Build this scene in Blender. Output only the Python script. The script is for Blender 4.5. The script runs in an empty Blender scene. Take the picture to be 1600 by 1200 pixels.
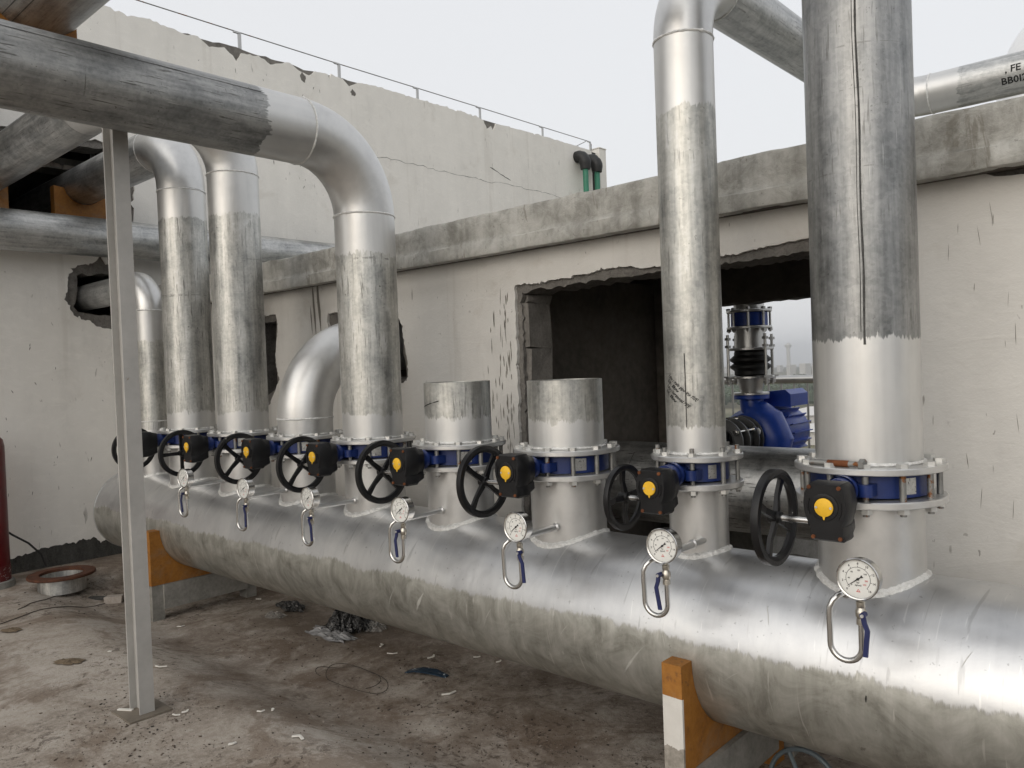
import bpy, math, random
from math import sin, cos, pi, radians, sqrt
from mathutils import Vector, Matrix, noise
from mathutils.geometry import delaunay_2d_cdt

rnd = random.Random(11)
SC = bpy.context.scene
COL = SC.collection

# ------------------------------------------------------------------ camera
H = 1.5                                   # eye height over the rooftop floor
F_PX, YAW, PITCH, ROLL = 1243.7, radians(42.102), radians(-1.140), radians(-2.171)
_f = Vector((-sin(YAW) * cos(PITCH), cos(YAW) * cos(PITCH), sin(PITCH)))
_r = Vector((cos(YAW), sin(YAW), 0))
_u = _r.cross(_f)
RIGHT = cos(ROLL) * _r + sin(ROLL) * _u
UP = cos(ROLL) * _u - sin(ROLL) * _r
FWD = _f
cam_d = bpy.data.cameras.new('camera')
cam_d.sensor_width = 36.0
cam_d.lens = F_PX / 1600 * 36.0
cam_d.clip_start = 0.05
cam_d.clip_end = 20000
cam = bpy.data.objects.new('camera', cam_d)
COL.objects.link(cam)
cm = Matrix.Identity(4)
for i in range(3):
    cm[i][0], cm[i][1], cm[i][2] = RIGHT[i], UP[i], -FWD[i]
cm[0][3], cm[1][3], cm[2][3] = 0, 0, H
cam.matrix_world = cm
SC.camera = cam

# ------------------------------------------------------------------ sky, sun, exposure
SUN_EL, SUN_AZ = radians(20), radians(172)       # azimuth measured from +Y towards +X
w = bpy.data.worlds.new('World')
SC.world = w
w.use_nodes = True
nt = w.node_tree
nt.nodes.clear()
sky = nt.nodes.new('ShaderNodeTexSky')
sky.sky_type = 'NISHITA'
sky.sun_disc = False
sky.sun_elevation = SUN_EL
sky.sun_rotation = SUN_AZ
sky.air_density = 1.3
sky.dust_density = 6.0
sky.ozone_density = 1.0
hs = nt.nodes.new('ShaderNodeHueSaturation')
hs.inputs['Saturation'].default_value = 0.55
mx = nt.nodes.new('ShaderNodeMix')
mx.data_type = 'RGBA'
mx.inputs['Factor'].default_value = 0.80           # milky overcast layer over the clear sky
mx.inputs['B'].default_value = (7.4, 7.45, 7.6, 1)
bg = nt.nodes.new('ShaderNodeBackground')
bg.inputs['Strength'].default_value = 0.105
wo = nt.nodes.new('ShaderNodeOutputWorld')
nt.links.new(sky.outputs['Color'], hs.inputs['Color'])
nt.links.new(hs.outputs['Color'], mx.inputs['A'])
nt.links.new(mx.outputs['Result'], bg.inputs['Color'])
nt.links.new(bg.outputs['Background'], wo.inputs['Surface'])

sl = bpy.data.lights.new('sun', 'SUN')
sl.energy = 1.1
sl.angle = radians(85)
sl.color = (1.0, 0.945, 0.86)
so = bpy.data.objects.new('sun', sl)
COL.objects.link(so)
sd = Vector((sin(SUN_AZ) * cos(SUN_EL), cos(SUN_AZ) * cos(SUN_EL), sin(SUN_EL)))
so.rotation_euler = sd.to_track_quat('Z', 'Y').to_euler()
so.location = sd * 30

SC.view_settings.view_transform = 'Standard'
SC.view_settings.look = 'None'
SC.view_settings.exposure = 0.30
SC.view_settings.gamma = 1.0
SC.view_settings.use_curve_mapping = False
SC.render.engine = 'CYCLES'
SC.cycles.use_denoising = True
SC.cycles.max_bounces = 7
SC.cycles.diffuse_bounces = 4
SC.cycles.glossy_bounces = 4
SC.cycles.caustics_reflective = False
SC.cycles.caustics_refractive = False


# ------------------------------------------------------------------ pixel helpers (photograph pixels, 1600 x 1200)
def ray(px, py):
    return RIGHT * ((px - 800) / F_PX) - UP * ((py - 600) / F_PX) + FWD


def at_y(px, py, y):
    d = ray(px, py)
    p = d * (y / d.y)
    return Vector((p.x, p.y, p.z + H))


def at_x(px, py, x):
    d = ray(px, py)
    p = d * (x / d.x)
    return Vector((p.x, p.y, p.z + H))


def sstep(a, b, x):
    t = min(1, max(0, (x - a) / (b - a)))
    return t * t * (3 - 2 * t)


def floor_z(x, y):
    dip = sstep(1.75, 2.3, y) * sstep(-6.75, -6.1, x)
    n = noise.noise(Vector((x * 1.3, y * 1.3, 0))) * 0.008 + noise.noise(Vector((x * 5, y * 5, 3))) * 0.003
    return -0.13 * dip + n


def on_floor(px, py):
    d = ray(px, py)
    z = 0.0
    for _ in range(25):
        t = (z - H) / d.z
        z = floor_z(d.x * t, d.y * t)
    return Vector((d.x * t, d.y * t, z))


# ------------------------------------------------------------------ node helper
class G:
    def __init__(s, name):
        s.m = bpy.data.materials.new(name)
        s.m.use_nodes = True
        s.nt = s.m.node_tree
        s.nt.nodes.clear()
        s.out = s.n('ShaderNodeOutputMaterial')
        s.b = s.n('ShaderNodeBsdfPrincipled')
        s.nt.links.new(s.b.outputs[0], s.out.inputs[0])
        s._co = None

    def n(s, t):
        return s.nt.nodes.new(t)

    def put(s, sock, v):
        if isinstance(v, bpy.types.NodeSocket):
            s.nt.links.new(v, sock)
        elif isinstance(v, (tuple, list)) and len(v) == 3 and sock.type == 'RGBA':
            sock.default_value = (*v, 1)
        else:
            sock.default_value = v

    def set(s, **k):
        for a, v in k.items():
            s.put(s.b.inputs[a.replace('_', ' ')], v)
        return s

    @property
    def co(s):
        if s._co is None:
            tc = s.n('ShaderNodeTexCoord')
            oi = s.n('ShaderNodeObjectInfo')
            m = s.math('MULTIPLY', oi.outputs['Random'], 53.0)
            v = s.n('ShaderNodeVectorMath')
            v.operation = 'ADD'
            s.nt.links.new(tc.outputs['Object'], v.inputs[0])
            s.nt.links.new(m, v.inputs[1])
            s._co = v.outputs[0]
            s.raw = tc.outputs['Object']
        return s._co

    def map(s, v, scale):
        m = s.n('ShaderNodeVectorMath')
        m.operation = 'MULTIPLY'
        s.nt.links.new(v, m.inputs[0])
        m.inputs[1].default_value = scale
        return m.outputs[0]

    def noise(s, v, scale, detail=4, rough=0.55, dist=0.0):
        t = s.n('ShaderNodeTexNoise')
        s.nt.links.new(v, t.inputs['Vector'])
        t.inputs['Scale'].default_value = scale
        t.inputs['Detail'].default_value = detail
        t.inputs['Roughness'].default_value = rough
        t.inputs['Distortion'].default_value = dist
        return t.outputs['Fac']

    def voro(s, v, scale, feat='F1', out='Distance', rand=1.0):
        t = s.n('ShaderNodeTexVoronoi')
        t.feature = feat
        s.nt.links.new(v, t.inputs['Vector'])
        t.inputs['Scale'].default_value = scale
        t.inputs['Randomness'].default_value = rand
        return t.outputs[out]

    def math(s, op, a, b=0.0, c=0.0):
        m = s.n('ShaderNodeMath')
        m.operation = op
        s.put(m.inputs[0], a)
        s.put(m.inputs[1], b)
        s.put(m.inputs[2], c)
        return m.outputs[0]

    def sm(s, x, lo, hi):
        m = s.n('ShaderNodeMapRange')
        m.interpolation_type = 'SMOOTHSTEP'
        s.put(m.inputs['Value'], x)
        m.inputs['From Min'].default_value = lo
        m.inputs['From Max'].default_value = hi
        return m.outputs['Result']

    def lin(s, x, a, b, lo=0.25, hi=0.75):
        m = s.n('ShaderNodeMapRange')
        s.put(m.inputs['Value'], x)
        m.inputs['From Min'].default_value = lo
        m.inputs['From Max'].default_value = hi
        m.inputs['To Min'].default_value = a
        m.inputs['To Max'].default_value = b
        return m.outputs['Result']

    def mix(s, f, a, b):
        m = s.n('ShaderNodeMix')
        m.data_type = 'RGBA'
        s.put(m.inputs['Factor'], f)
        s.put(m.inputs['A'], a)
        s.put(m.inputs['B'], b)
        return m.outputs['Result']

    def ramp(s, f, stops):
        r = s.n('ShaderNodeValToRGB')
        s.put(r.inputs[0], f)
        e = r.color_ramp.elements
        while len(e) < len(stops):
            e.new(0.5)
        for el, (p, c) in zip(e, stops):
            el.position = p
            el.color = (*c, 1) if len(c) == 3 else c
        return r.outputs[0]

    def sep(s, v):
        x = s.n('ShaderNodeSeparateXYZ')
        s.nt.links.new(v, x.inputs[0])
        return x.outputs

    def bump(s, h, strength=0.3, dist=0.01):
        b = s.n('ShaderNodeBump')
        b.inputs['Strength'].default_value = strength
        b.inputs['Distance'].default_value = dist
        s.put(b.inputs['Height'], h)
        s.nt.links.new(b.outputs[0], s.b.inputs['Normal'])
        return s


AX = {'x': (1.1, 16, 16), 'y': (16, 1.1, 16), 'z': (16, 16, 1.1)}


def metal_pipe(name, axis='z', bands=(), tone=1.0, warm=0.0, dirt=0.5):
    """galvanised pipe, brushed with silver paint inside the bands (local coordinate along the axis)"""
    g = G(name)
    co = g.co
    sc = AX[axis]
    cloud = g.noise(co, 5.5, 7, 0.62, 0.4)
    fine = g.noise(co, 38, 4, 0.6)
    strk = g.noise(g.map(co, sc), 2.2, 5, 0.6)
    strk2 = g.noise(g.map(co, tuple(c * 2.6 for c in sc)), 3.0, 3, 0.5)
    spangle = g.voro(co, 85, 'F1', 'Color')
    spg = g.sep(spangle)[0]
    v = g.math('ADD', g.math('MULTIPLY', cloud, 0.46), g.math('MULTIPLY', strk, 0.40))
    v = g.math('ADD', v, g.math('MULTIPLY', fine, 0.14))
    v = g.math('ADD', v, g.math('MULTIPLY', spg, 0.05))
    k = tone
    gal = g.ramp(v, [(0.33, (0.17 * k, 0.175 * k, 0.17 * k)), (0.46, (0.40 * k, (0.41 - .01 * warm) * k, (0.41 - .03 * warm) * k)),
                     (0.57, (0.60 * k, (0.605 - .01 * warm) * k, (0.60 - .045 * warm) * k)), (0.70, (0.78 * k, 0.78 * k, 0.77 * k))])
    scr = g.math('MULTIPLY', g.sm(strk2, 0.58, 0.66), g.sm(cloud, 0.44, 0.58))
    ring = g.noise(g.map(co, tuple(42.0 if c < 2 else 1.2 for c in sc)), 1.0, 3, 0.6, .4)
    scr = g.math('MAXIMUM', scr, g.math('MULTIPLY', g.sm(ring, .66, .70), g.math('MULTIPLY', g.sm(fine, .44, .56), .8)))
    spk = g.math('MULTIPLY', g.sm(g.noise(co, 70, 2, 0.5), 0.66, 0.71), g.sm(g.noise(co, 7, 3), 0.5, 0.62))
    dk = g.math('MULTIPLY', g.math('MAXIMUM', scr, spk), dirt)
    gal = g.mix(dk, gal, (0.075, 0.072, 0.065))
    lt = g.math('MULTIPLY', g.sm(g.noise(g.map(co, tuple(c * 3 for c in sc)), 1.3, 2, 0.5), 0.68, 0.74), 0.35)
    gal = g.mix(lt, gal, (0.72, 0.72, 0.70))
    grough = g.lin(g.math('ADD', g.math('MULTIPLY', cloud, 0.6), g.math('MULTIPLY', fine, 0.4)), 0.33, 0.55, 0.3, 0.7)
    pn = g.noise(g.map(co, sc), 1.6, 4, 0.5)
    paint = g.ramp(g.math('ADD', g.math('MULTIPLY', cloud, .5), g.math('MULTIPLY', pn, .5)),
                   [(0.3, (0.53, 0.53, 0.525)), (0.5, (0.62, 0.62, 0.61)), (0.7, (0.69, 0.685, 0.67))])
    g.co
    a = g.sep(g.raw)[{'x': 0, 'y': 1, 'z': 2}[axis]]
    wob = g.math('MULTIPLY', g.math('SUBTRACT', g.noise(co, 9, 3, 0.6), 0.5), 0.10)
    wob2 = g.math('MULTIPLY', g.math('SUBTRACT', g.noise(g.map(co, tuple(c * 3 for c in sc)), 2.4, 2, 0.5), 0.5), 0.05)
    a = g.math('ADD', a, g.math('ADD', wob, wob2))
    mask = None
    for lo, hi in bands:
        m = g.math('MULTIPLY', g.sm(a, lo - .004, lo + .004), g.math('SUBTRACT', 1.0, g.sm(a, hi - .004, hi + .004)))
        mask = m if mask is None else g.math('MAXIMUM', mask, m)
    if mask is None:
        g.set(Base_Color=gal, Metallic=0.88, Roughness=grough)
    else:
        g.set(Base_Color=g.mix(mask, gal, paint), Roughness=g.math('ADD', g.math('MULTIPLY', mask, g.math('SUBTRACT', g.lin(pn, .36, .46), grough)), grough),
              Metallic=g.math('SUBTRACT', 0.88, g.math('MULTIPLY', mask, 0.10)))
    h = g.math('ADD', g.math('MULTIPLY', cloud, 0.8), g.math('MULTIPLY', fine, 0.2))
    if mask is not None:
        h = g.math('ADD', h, g.math('MULTIPLY', mask, 0.25))
    g.bump(h, 0.16, 0.006)
    return g.m


def silver(name='silver_paint'):
    g = G(name)
    co = g.co
    c1 = g.noise(co, 4, 6, 0.6, 0.5)
    c2 = g.noise(co, 26, 4, 0.6)
    g.set(Base_Color=g.ramp(g.math('ADD', g.math('MULTIPLY', c1, .7), g.math('MULTIPLY', c2, .3)),
                            [(0.3, (0.50, 0.50, 0.495)), (0.5, (0.60, 0.60, 0.592)), (0.72, (0.68, 0.675, 0.66))]),
          Metallic=0.82, Roughness=g.lin(c1, 0.30, 0.44))
    g.bump(g.math('ADD', g.math('MULTIPLY', c1, .6), g.math('MULTIPLY', c2, .4)), 0.14, 0.006)
    return g.m


def flat_paint(name, col, rough=0.45, metallic=0.0, var=0.25, chip=None, chip_amt=0.72, spec=0.5, bump=0.1, scale=9):
    g = G(name)
    co = g.co
    c1 = g.noise(co, scale, 5, 0.6)
    c2 = g.noise(co, scale * 6, 3, 0.6)
    dark = tuple(c * (1 - var) for c in col)
    lite = tuple(min(1, c * (1 + var)) for c in col)
    base = g.ramp(g.math('ADD', g.math('MULTIPLY', c1, .7), g.math('MULTIPLY', c2, .3)), [(0.3, dark), (0.5, col), (0.7, lite)])
    if chip:
        base = g.mix(g.sm(g.noise(co, scale * 2.2, 6, 0.7), chip_amt - .02, chip_amt + .02), base, chip)
    g.set(Base_Color=base, Roughness=g.lin(c1, rough - .08, rough + .1), Metallic=metallic, Specular_IOR_Level=spec)
    g.bump(g.math('ADD', c1, g.math('MULTIPLY', c2, .5)), bump, 0.006)
    return g.m


def header_mat():
    g = G('header_steel')
    co = g.co
    cloud = g.noise(co, 3.2, 8, 0.62, 0.5)
    fine = g.noise(co, 42, 4, 0.6)
    # round-the-barrel brush strokes
    strk = g.noise(g.map(co, (11, 1.6, 1.6)), 2.0, 5, 0.62, 0.3)
    scrat = g.noise(g.map(co, (26, 2.2, 3.2)), 1.5, 3, 0.5, 0.8)
    x, y, z = g.sep(g.raw)
    jag = g.math('MULTIPLY', g.math('SUBTRACT', g.noise(g.map(co, (1, .2, .2)), 2.6, 2, 0.5), 0.5), 0.10)
    jag2 = g.math('MULTIPLY', g.math('SUBTRACT', g.noise(g.map(co, (1, .35, .12)), 26, 5, 0.8), 0.5), 0.085)
    edge = g.math('ADD', z, g.math('ADD', jag, jag2))
    mask = g.sm(edge, 0.050, 0.066)
    v = g.math('ADD', g.math('MULTIPLY', cloud, .55), g.math('MULTIPLY', strk, .45))
    vp = g.math('ADD', g.math('MULTIPLY', cloud, .80), g.math('MULTIPLY', strk, .20))
    paint = g.ramp(vp, [(0.34, (0.50, 0.505, 0.515)), (0.5, (0.60, 0.605, 0.61)), (0.64, (0.68, 0.68, 0.675))])
    v2 = g.math('ADD', g.math('MULTIPLY', g.noise(co, 6.5, 8, .68, .9), .72), g.math('MULTIPLY', strk, .28))
    gal = g.ramp(v2, [(0.36, (0.235, 0.232, 0.205)), (0.46, (0.35, 0.346, 0.312)), (0.55, (0.45, 0.446, 0.41)), (0.68, (0.58, 0.575, 0.54))])
    gal = g.mix(g.math('MULTIPLY', g.sm(scrat, 0.645, 0.69), 0.6), gal, (0.62, 0.61, 0.575))
    gal = g.mix(g.math('MULTIPLY', g.sm(g.noise(co, 17, 4, .7), 0.68, 0.72), 0.5), gal, (0.13, 0.12, 0.10))
    spk = g.sm(g.noise(co, 60, 2, .5), 0.70, 0.73)
    paint = g.mix(g.math('MULTIPLY', spk, 0.5), paint, (0.25, 0.25, 0.25))
    paint = g.mix(g.math('MULTIPLY', g.sm(scrat, 0.62, 0.70), .45), paint, (0.34, 0.34, 0.34))
    lsc = g.noise(g.map(co, (60, 3, 4.5)), 1.1, 3, .5, .6)
    paint = g.mix(g.math('MULTIPLY', g.sm(lsc, 0.66, 0.71), .5), paint, (0.78, 0.78, 0.77))
    g.set(Base_Color=g.mix(mask, gal, paint), Metallic=g.lin(mask, 0.72, 0.90, 0, 1),
          Roughness=g.math('ADD', g.lin(mask, 0.42, 0.36, 0, 1), g.math('MULTIPLY', g.math('SUBTRACT', vp, .5), 0.30)))
    g.bump(g.math('ADD', g.math('ADD', g.math('MULTIPLY', cloud, .7), g.math('MULTIPLY', strk, .14)), g.math('ADD', g.math('MULTIPLY', fine, .10), g.math('MULTIPLY', mask, .25))), 0.22, 0.008)
    return g.m


def plaster_mat(name, col=(0.60, 0.575, 0.53), axis_v=(1, 1, 0.12), dirt=1.0):
    g = G(name)
    co = g.co
    big = g.noise(co, 0.9, 6, 0.6, 0.4)
    mid = g.noise(co, 7, 6, 0.65)
    fine = g.noise(co, 90, 3, 0.6)
    runs = g.noise(g.map(co, axis_v), 5.0, 5, 0.6)
    v = g.math('ADD', g.math('MULTIPLY', big, .45), g.math('ADD', g.math('MULTIPLY', mid, .25), g.math('MULTIPLY', runs, .30)))
    c = col
    base = g.ramp(v, [(0.30, tuple(a * .80 for a in c)), (0.45, tuple(a * .94 for a in c)), (0.58, c), (0.75, tuple(min(1, a * 1.07) for a in c))])
    stain = g.math('MULTIPLY', g.sm(g.noise(co, 2.1, 5, .65, .8), 0.56, 0.70), 0.30 * dirt)
    base = g.mix(stain, base, (0.43, 0.38, 0.31))
    trow = g.noise(g.map(co, (1.0, 1.0, 2.6)), 3.3, 6, .72, 2.2)
    base = g.mix(g.math('MULTIPLY', g.sm(trow, .54, .60), .16), base, tuple(min(1, a * 1.14) for a in c))
    base = g.mix(g.math('MULTIPLY', g.sm(g.noise(g.map(co, (1, 1, .06)), 7.0, 4, .6), .60, .70), .22 * dirt), base, (0.36, 0.32, 0.26))
    # specks and short scratches, clustered
    clus = g.sm(g.noise(co, 3.0, 3), 0.50, 0.66)
    sp = g.math('MULTIPLY', g.sm(g.noise(g.map(co, (1, 1, .55)), 48, 2, 0.5), 0.70, 0.74), clus)
    sc1 = g.math('MULTIPLY', g.sm(g.noise(g.map(co, (9, 9, 1.3)), 4.2, 2, 0.4, .6), 0.73, 0.76), g.sm(g.noise(co, 4.1, 2), 0.48, 0.6))
    base = g.mix(g.math('MULTIPLY', g.math('MAXIMUM', sp, sc1), 0.75 * dirt), base, (0.13, 0.115, 0.095))
    g.set(Base_Color=base, Roughness=0.82, Specular_IOR_Level=0.25)
    g.bump(g.math('ADD', g.math('MULTIPLY', mid, .6), g.math('ADD', g.math('MULTIPLY', trow, .5), g.math('MULTIPLY', fine, .25))), 0.45, 0.009)
    return g.m


def rough_mat(name, dark, lite, scale=6, bump=0.8, rough=0.9, dist=0.02, stretch=None):
    g = G(name)
    co = g.co
    if stretch:
        vv = g.map(co, stretch)
    else:
        vv = co
    a = g.noise(vv, scale, 8, 0.7, 0.3)
    b = g.noise(co, scale * 7, 4, 0.65)
    v = g.math('ADD', g.math('MULTIPLY', a, .65), g.math('MULTIPLY', b, .35))
    mid = tuple((p + q) / 2 for p, q in zip(dark, lite))
    g.set(Base_Color=g.ramp(v, [(0.32, dark), (0.5, mid), (0.68, lite)]), Roughness=rough, Specular_IOR_Level=0.3)
    g.bump(v, bump, dist)
    return g.m


def floor_mat():
    g = G('rooftop_screed')
    co = g.co
    big = g.noise(co, 0.75, 5, 0.62, 0.7)
    mid = g.noise(co, 4.2, 7, 0.70, 0.6)
    fin = g.noise(co, 36, 6, 0.75)
    grit = g.noise(co, 160, 2, 0.6)
    v = g.math('ADD', g.math('MULTIPLY', big, .34), g.math('ADD', g.math('MULTIPLY', mid, .36), g.math('MULTIPLY', fin, .30)))
    base = g.ramp(v, [(0.37, (0.185, 0.150, 0.120)), (0.45, (0.300, 0.260, 0.218)), (0.52, (0.405, 0.362, 0.314)), (0.63, (0.50, 0.462, 0.415))])
    x, y, z = g.sep(g.raw)
    wet = g.math('MULTIPLY', g.sm(g.noise(co, 1.5, 7, .75, 1.0), 0.50, 0.60), 0.62)
    base = g.mix(wet, base, (0.165, 0.118, 0.083))
    sw = g.sm(g.math('ADD', y, g.math('MULTIPLY', g.math('SUBTRACT', g.noise(co, 1.9, 7, .72, .6), .5), 2.6)), 1.7, 2.5)
    swale = g.math('MULTIPLY', sw, g.sm(g.noise(co, 3.1, 8, .75, .4), 0.34, 0.62))
    base = g.mix(g.math('MULTIPLY', swale, 0.74), base, (0.115, 0.080, 0.056))
    mott = g.math('MULTIPLY', g.sm(g.noise(co, 17, 8, .8, .5), 0.51, 0.60), g.sm(g.noise(co, 1.6, 4, .6), 0.42, 0.62))
    base = g.mix(g.math('MULTIPLY', mott, 0.80), base, (0.066, 0.046, 0.033))
    spk = g.math('MULTIPLY', g.sm(fin, 0.60, 0.66), g.sm(mid, 0.42, 0.58))
    base = g.mix(g.math('MULTIPLY', spk, 0.6), base, (0.05, 0.038, 0.03))
    pale = g.math('MULTIPLY', g.sm(g.noise(co, 60, 3, .6), 0.64, 0.70), 0.4)
    base = g.mix(pale, base, (0.50, 0.46, 0.41))
    g.set(Base_Color=base, Roughness=g.lin(v, 0.60, 0.9), Specular_IOR_Level=0.3)
    g.bump(g.math('ADD', g.math('MULTIPLY', mid, .28), g.math('ADD', g.math('MULTIPLY', fin, .45), g.math('MULTIPLY', grit, .25))), 0.7, 0.013)
    return g.m


def orange_mat(name, patch=False):
    g = G(name)
    co = g.co
    c1 = g.noise(co, 7, 6, .65)
    c2 = g.noise(co, 50, 4, .6)
    base = g.ramp(g.math('ADD', g.math('MULTIPLY', c1, .6), g.math('MULTIPLY', c2, .4)), [(0.3, (0.185, 0.070, 0.010)), (0.5, (0.29, 0.118, 0.016)), (0.7, (0.38, 0.165, 0.028))])
    base = g.mix(g.math('MULTIPLY', g.sm(g.noise(co, 22, 7, .75), .56, .66), .6), base, (0.12, 0.05, 0.02))
    base = g.mix(g.math('MULTIPLY', g.sm(g.noise(co, 4.5, 6, .7, .6), .52, .68), .35), base, (0.24, 0.18, 0.12))
    if patch:      # front end repainted white with bare mortar under it
        x, y, z = g.sep(g.raw)
        fr = g.math('LESS_THAN', y, -0.375)
        e1 = g.math('ADD', z, g.math('MULTIPLY', g.math('SUBTRACT', c1, .5), .02))
        white = g.math('MULTIPLY', fr, g.math('LESS_THAN', e1, 0.520))
        base = g.mix(white, base, g.ramp(c1, [(0.3, (0.55, 0.53, 0.49)), (0.7, (0.68, 0.66, 0.62))]))
        e2 = g.math('ADD', z, g.math('MULTIPLY', g.math('SUBTRACT', g.noise(co, 22, 3), .5), .10))
        base = g.mix(g.math('MULTIPLY', fr, g.math('LESS_THAN', e2, 0.345)), base, g.ramp(c2, [(0.3, (0.22, 0.20, 0.17)), (0.7, (0.36, 0.33, 0.29))]))
    g.set(Base_Color=base, Roughness=0.62)
    g.bump(g.math('ADD', c1, g.math('MULTIPLY', c2, .6)), .3, .008)
    return g.m


def blank(name, col, rough=.5, metallic=0.0):
    g = G(name)
    g.set(Base_Color=col, Roughness=rough, Metallic=metallic)
    return g.m


MT = {}
MT['silver'] = silver()
MT['stub'] = metal_pipe('galvanised_plain', 'z', (), 1.0, .5)
MT['galv_x'] = metal_pipe('galvanised_along_x', 'x', (), 0.9)
MT['galv_y'] = metal_pipe('galvanised_along_y', 'y', (), 0.85)
MT['galv_z'] = metal_pipe('galvanised_along_z', 'z', (), 1.0, .5)
MT['header'] = header_mat()
MT['plaster'] = plaster_mat('off_white_render', (0.72, 0.705, 0.67), dirt=.8)
MT['plaster2'] = plaster_mat('off_white_render_tall', (0.83, 0.81, 0.765), (1, 1, .1), .55)
MT['mason'] = rough_mat('bare_masonry', (0.085, 0.08, 0.072), (0.27, 0.255, 0.235), 14, .9)
MT['block'] = rough_mat('grey_block', (0.12, 0.112, 0.10), (0.26, 0.245, 0.225), 9, .7)
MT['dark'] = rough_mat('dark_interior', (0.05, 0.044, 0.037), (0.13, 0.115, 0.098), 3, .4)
MT['bitumen'] = rough_mat('old_bitumen', (0.018, 0.018, 0.017), (0.11, 0.108, 0.10), 12, .9, stretch=(1, 1, .35))
MT['ledge'] = None
MT['floor'] = floor_mat()
MT['black'] = flat_paint('black_enamel', (0.008, 0.008, 0.009), .42, 0, .3, (0.5, 0.5, 0.48), .765, .32, .15, 14)
MT['wheel_paint'] = flat_paint('black_wheel_enamel', (0.008, 0.008, 0.009), .36, 0, .3, (0.5, 0.5, 0.48), .70, .35, .12, 12)
MT['yellow'] = flat_paint('yellow_plastic', (0.80, 0.47, 0.03), .5, 0, .08, (0.35, 0.16, 0.01), .73, .4, .05, 30)
MT['blue'] = flat_paint('blue_epoxy', (0.008, 0.024, 0.125), .42, 0, .25, (0.28, 0.29, 0.31), .79, .5, .15, 9)
MT['pump_blue'] = flat_paint('pump_blue_enamel', (0.016, 0.060, 0.36), .35, 0, .2)
MT['navy'] = flat_paint('navy_lever', (0.012, 0.018, 0.085), .45, 0, .2)
MT['steel'] = blank('stainless', (0.58, 0.575, 0.56), .2, 1.0)
MT['brass'] = flat_paint('brushed_fitting', (0.52, 0.49, 0.43), .30, .95, .12)
MT['zinc'] = flat_paint('zinc_bolt', (0.62, 0.62, 0.60), .42, .75, .15, (0.30, 0.28, 0.25), .74)
MT['rod'] = flat_paint('dull_rod', (0.26, 0.26, 0.25), .5, .7, .3, (0.20, 0.08, 0.03), .60)
MT['rust'] = rough_mat('rust', (0.06, 0.020, 0.009), (0.22, 0.078, 0.028), 16, .5, .8)
MT['rustflange'] = rough_mat('rusty_flange', (0.035, 0.016, 0.010), (0.13, 0.050, 0.026), 12, .5, .8)
MT['weld'] = flat_paint('weld_bead', (0.80, 0.80, 0.78), .42, .55, .28, None, .7, .5, 1.0, 70)
MT['seam'] = rough_mat('dark_seam', (0.025, 0.025, 0.024), (0.11, 0.11, 0.105), 30, .6, .7)
MT['scratch'] = blank('scratch_mark', (0.028, 0.027, 0.025), .8)
MT['hack'] = blank('hack_mark', (0.19, 0.175, 0.15), .9)
MT['ink'] = blank('marker_ink', (0.012, 0.012, 0.012), .6)
MT['orange'] = orange_mat('orange_saddle')
MT['orange_patch'] = orange_mat('orange_saddle_patched', True)
MT['leaf'] = rough_mat('dry_leaf_brown', (0.07, 0.05, 0.032), (0.20, 0.155, 0.105), 20, .4)
MT['oldwire'] = blank('old_wire', (0.05, 0.04, 0.032), .8)
MT['concrete'] = rough_mat('grey_plinth', (0.15, 0.145, 0.13), (0.31, 0.30, 0.275), 7, .4)
MT['white'] = flat_paint('dial_white', (0.74, 0.74, 0.71), .5, 0, .03)
MT['red'] = flat_paint('red_gloss', (0.105, 0.005, 0.007), .35, 0, .25)
MT['red_print'] = blank('red_print', (0.55, 0.10, 0.09), .6)
MT['rubber'] = flat_paint('black_rubber', (0.012, 0.012, 0.012), .55, 0, .2)
MT['post'] = flat_paint('grey_post_paint', (0.42, 0.41, 0.39), .5, .1, .13, (0.27, 0.23, 0.18), .70, .5, .25, 5)
MT['rail'] = flat_paint('rail_steel', (0.45, 0.45, 0.44), .35, .9, .1)
MT['scrap'] = flat_paint('white_scrap', (0.70, 0.68, 0.63), .6, 0, .1)
MT['green'] = flat_paint('green_plastic_pipe', (0.035, 0.20, 0.125), .5, 0, .12)
MT['wood'] = rough_mat('pale_board', (0.26, 0.235, 0.20), (0.50, 0.47, 0.42), 5, .3, .8, stretch=(1, 6, 6))
MT['brick'] = rough_mat('pale_brick', (0.30, 0.26, 0.225), (0.50, 0.45, 0.40), 16, .5)
MT['castor'] = flat_paint('grey_blue_paint', (0.10, 0.125, 0.14), .5, .2, .2)
MT['plate'] = flat_paint('nameplate', (0.55, 0.55, 0.53), .35, .85, .2, (0.1, 0.1, 0.1), .6, .5, .1, 60)

g = G('ledge_concrete')
co = g.co
a1 = g.noise(co, 2.2, 8, .65, .6); a2 = g.noise(co, 13, 7, .7, .5); a3 = g.noise(g.map(co, (1, 1, .10)), 9, 5, .6)
vv = g.math('ADD', g.math('MULTIPLY', a1, .4), g.math('ADD', g.math('MULTIPLY', a2, .3), g.math('MULTIPLY', a3, .3)))
bs = g.ramp(vv, [(0.36, (0.16, 0.155, 0.135)), (0.46, (0.31, 0.305, 0.28)), (0.54, (0.47, 0.465, 0.435)), (0.66, (0.62, 0.615, 0.585))])
bs = g.mix(g.math('MULTIPLY', g.sm(g.noise(g.map(co, (1, 1, .22)), 8, 5, .7, 1.0), .60, .66), .55), bs, (0.17, 0.155, 0.125))
bs = g.mix(g.math('MULTIPLY', g.sm(g.noise(co, 30, 5, .7), .64, .68), .5), bs, (0.10, 0.09, 0.078))
g.set(Base_Color=bs, Roughness=g.lin(a1, .45, .85), Specular_IOR_Level=.4)
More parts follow.
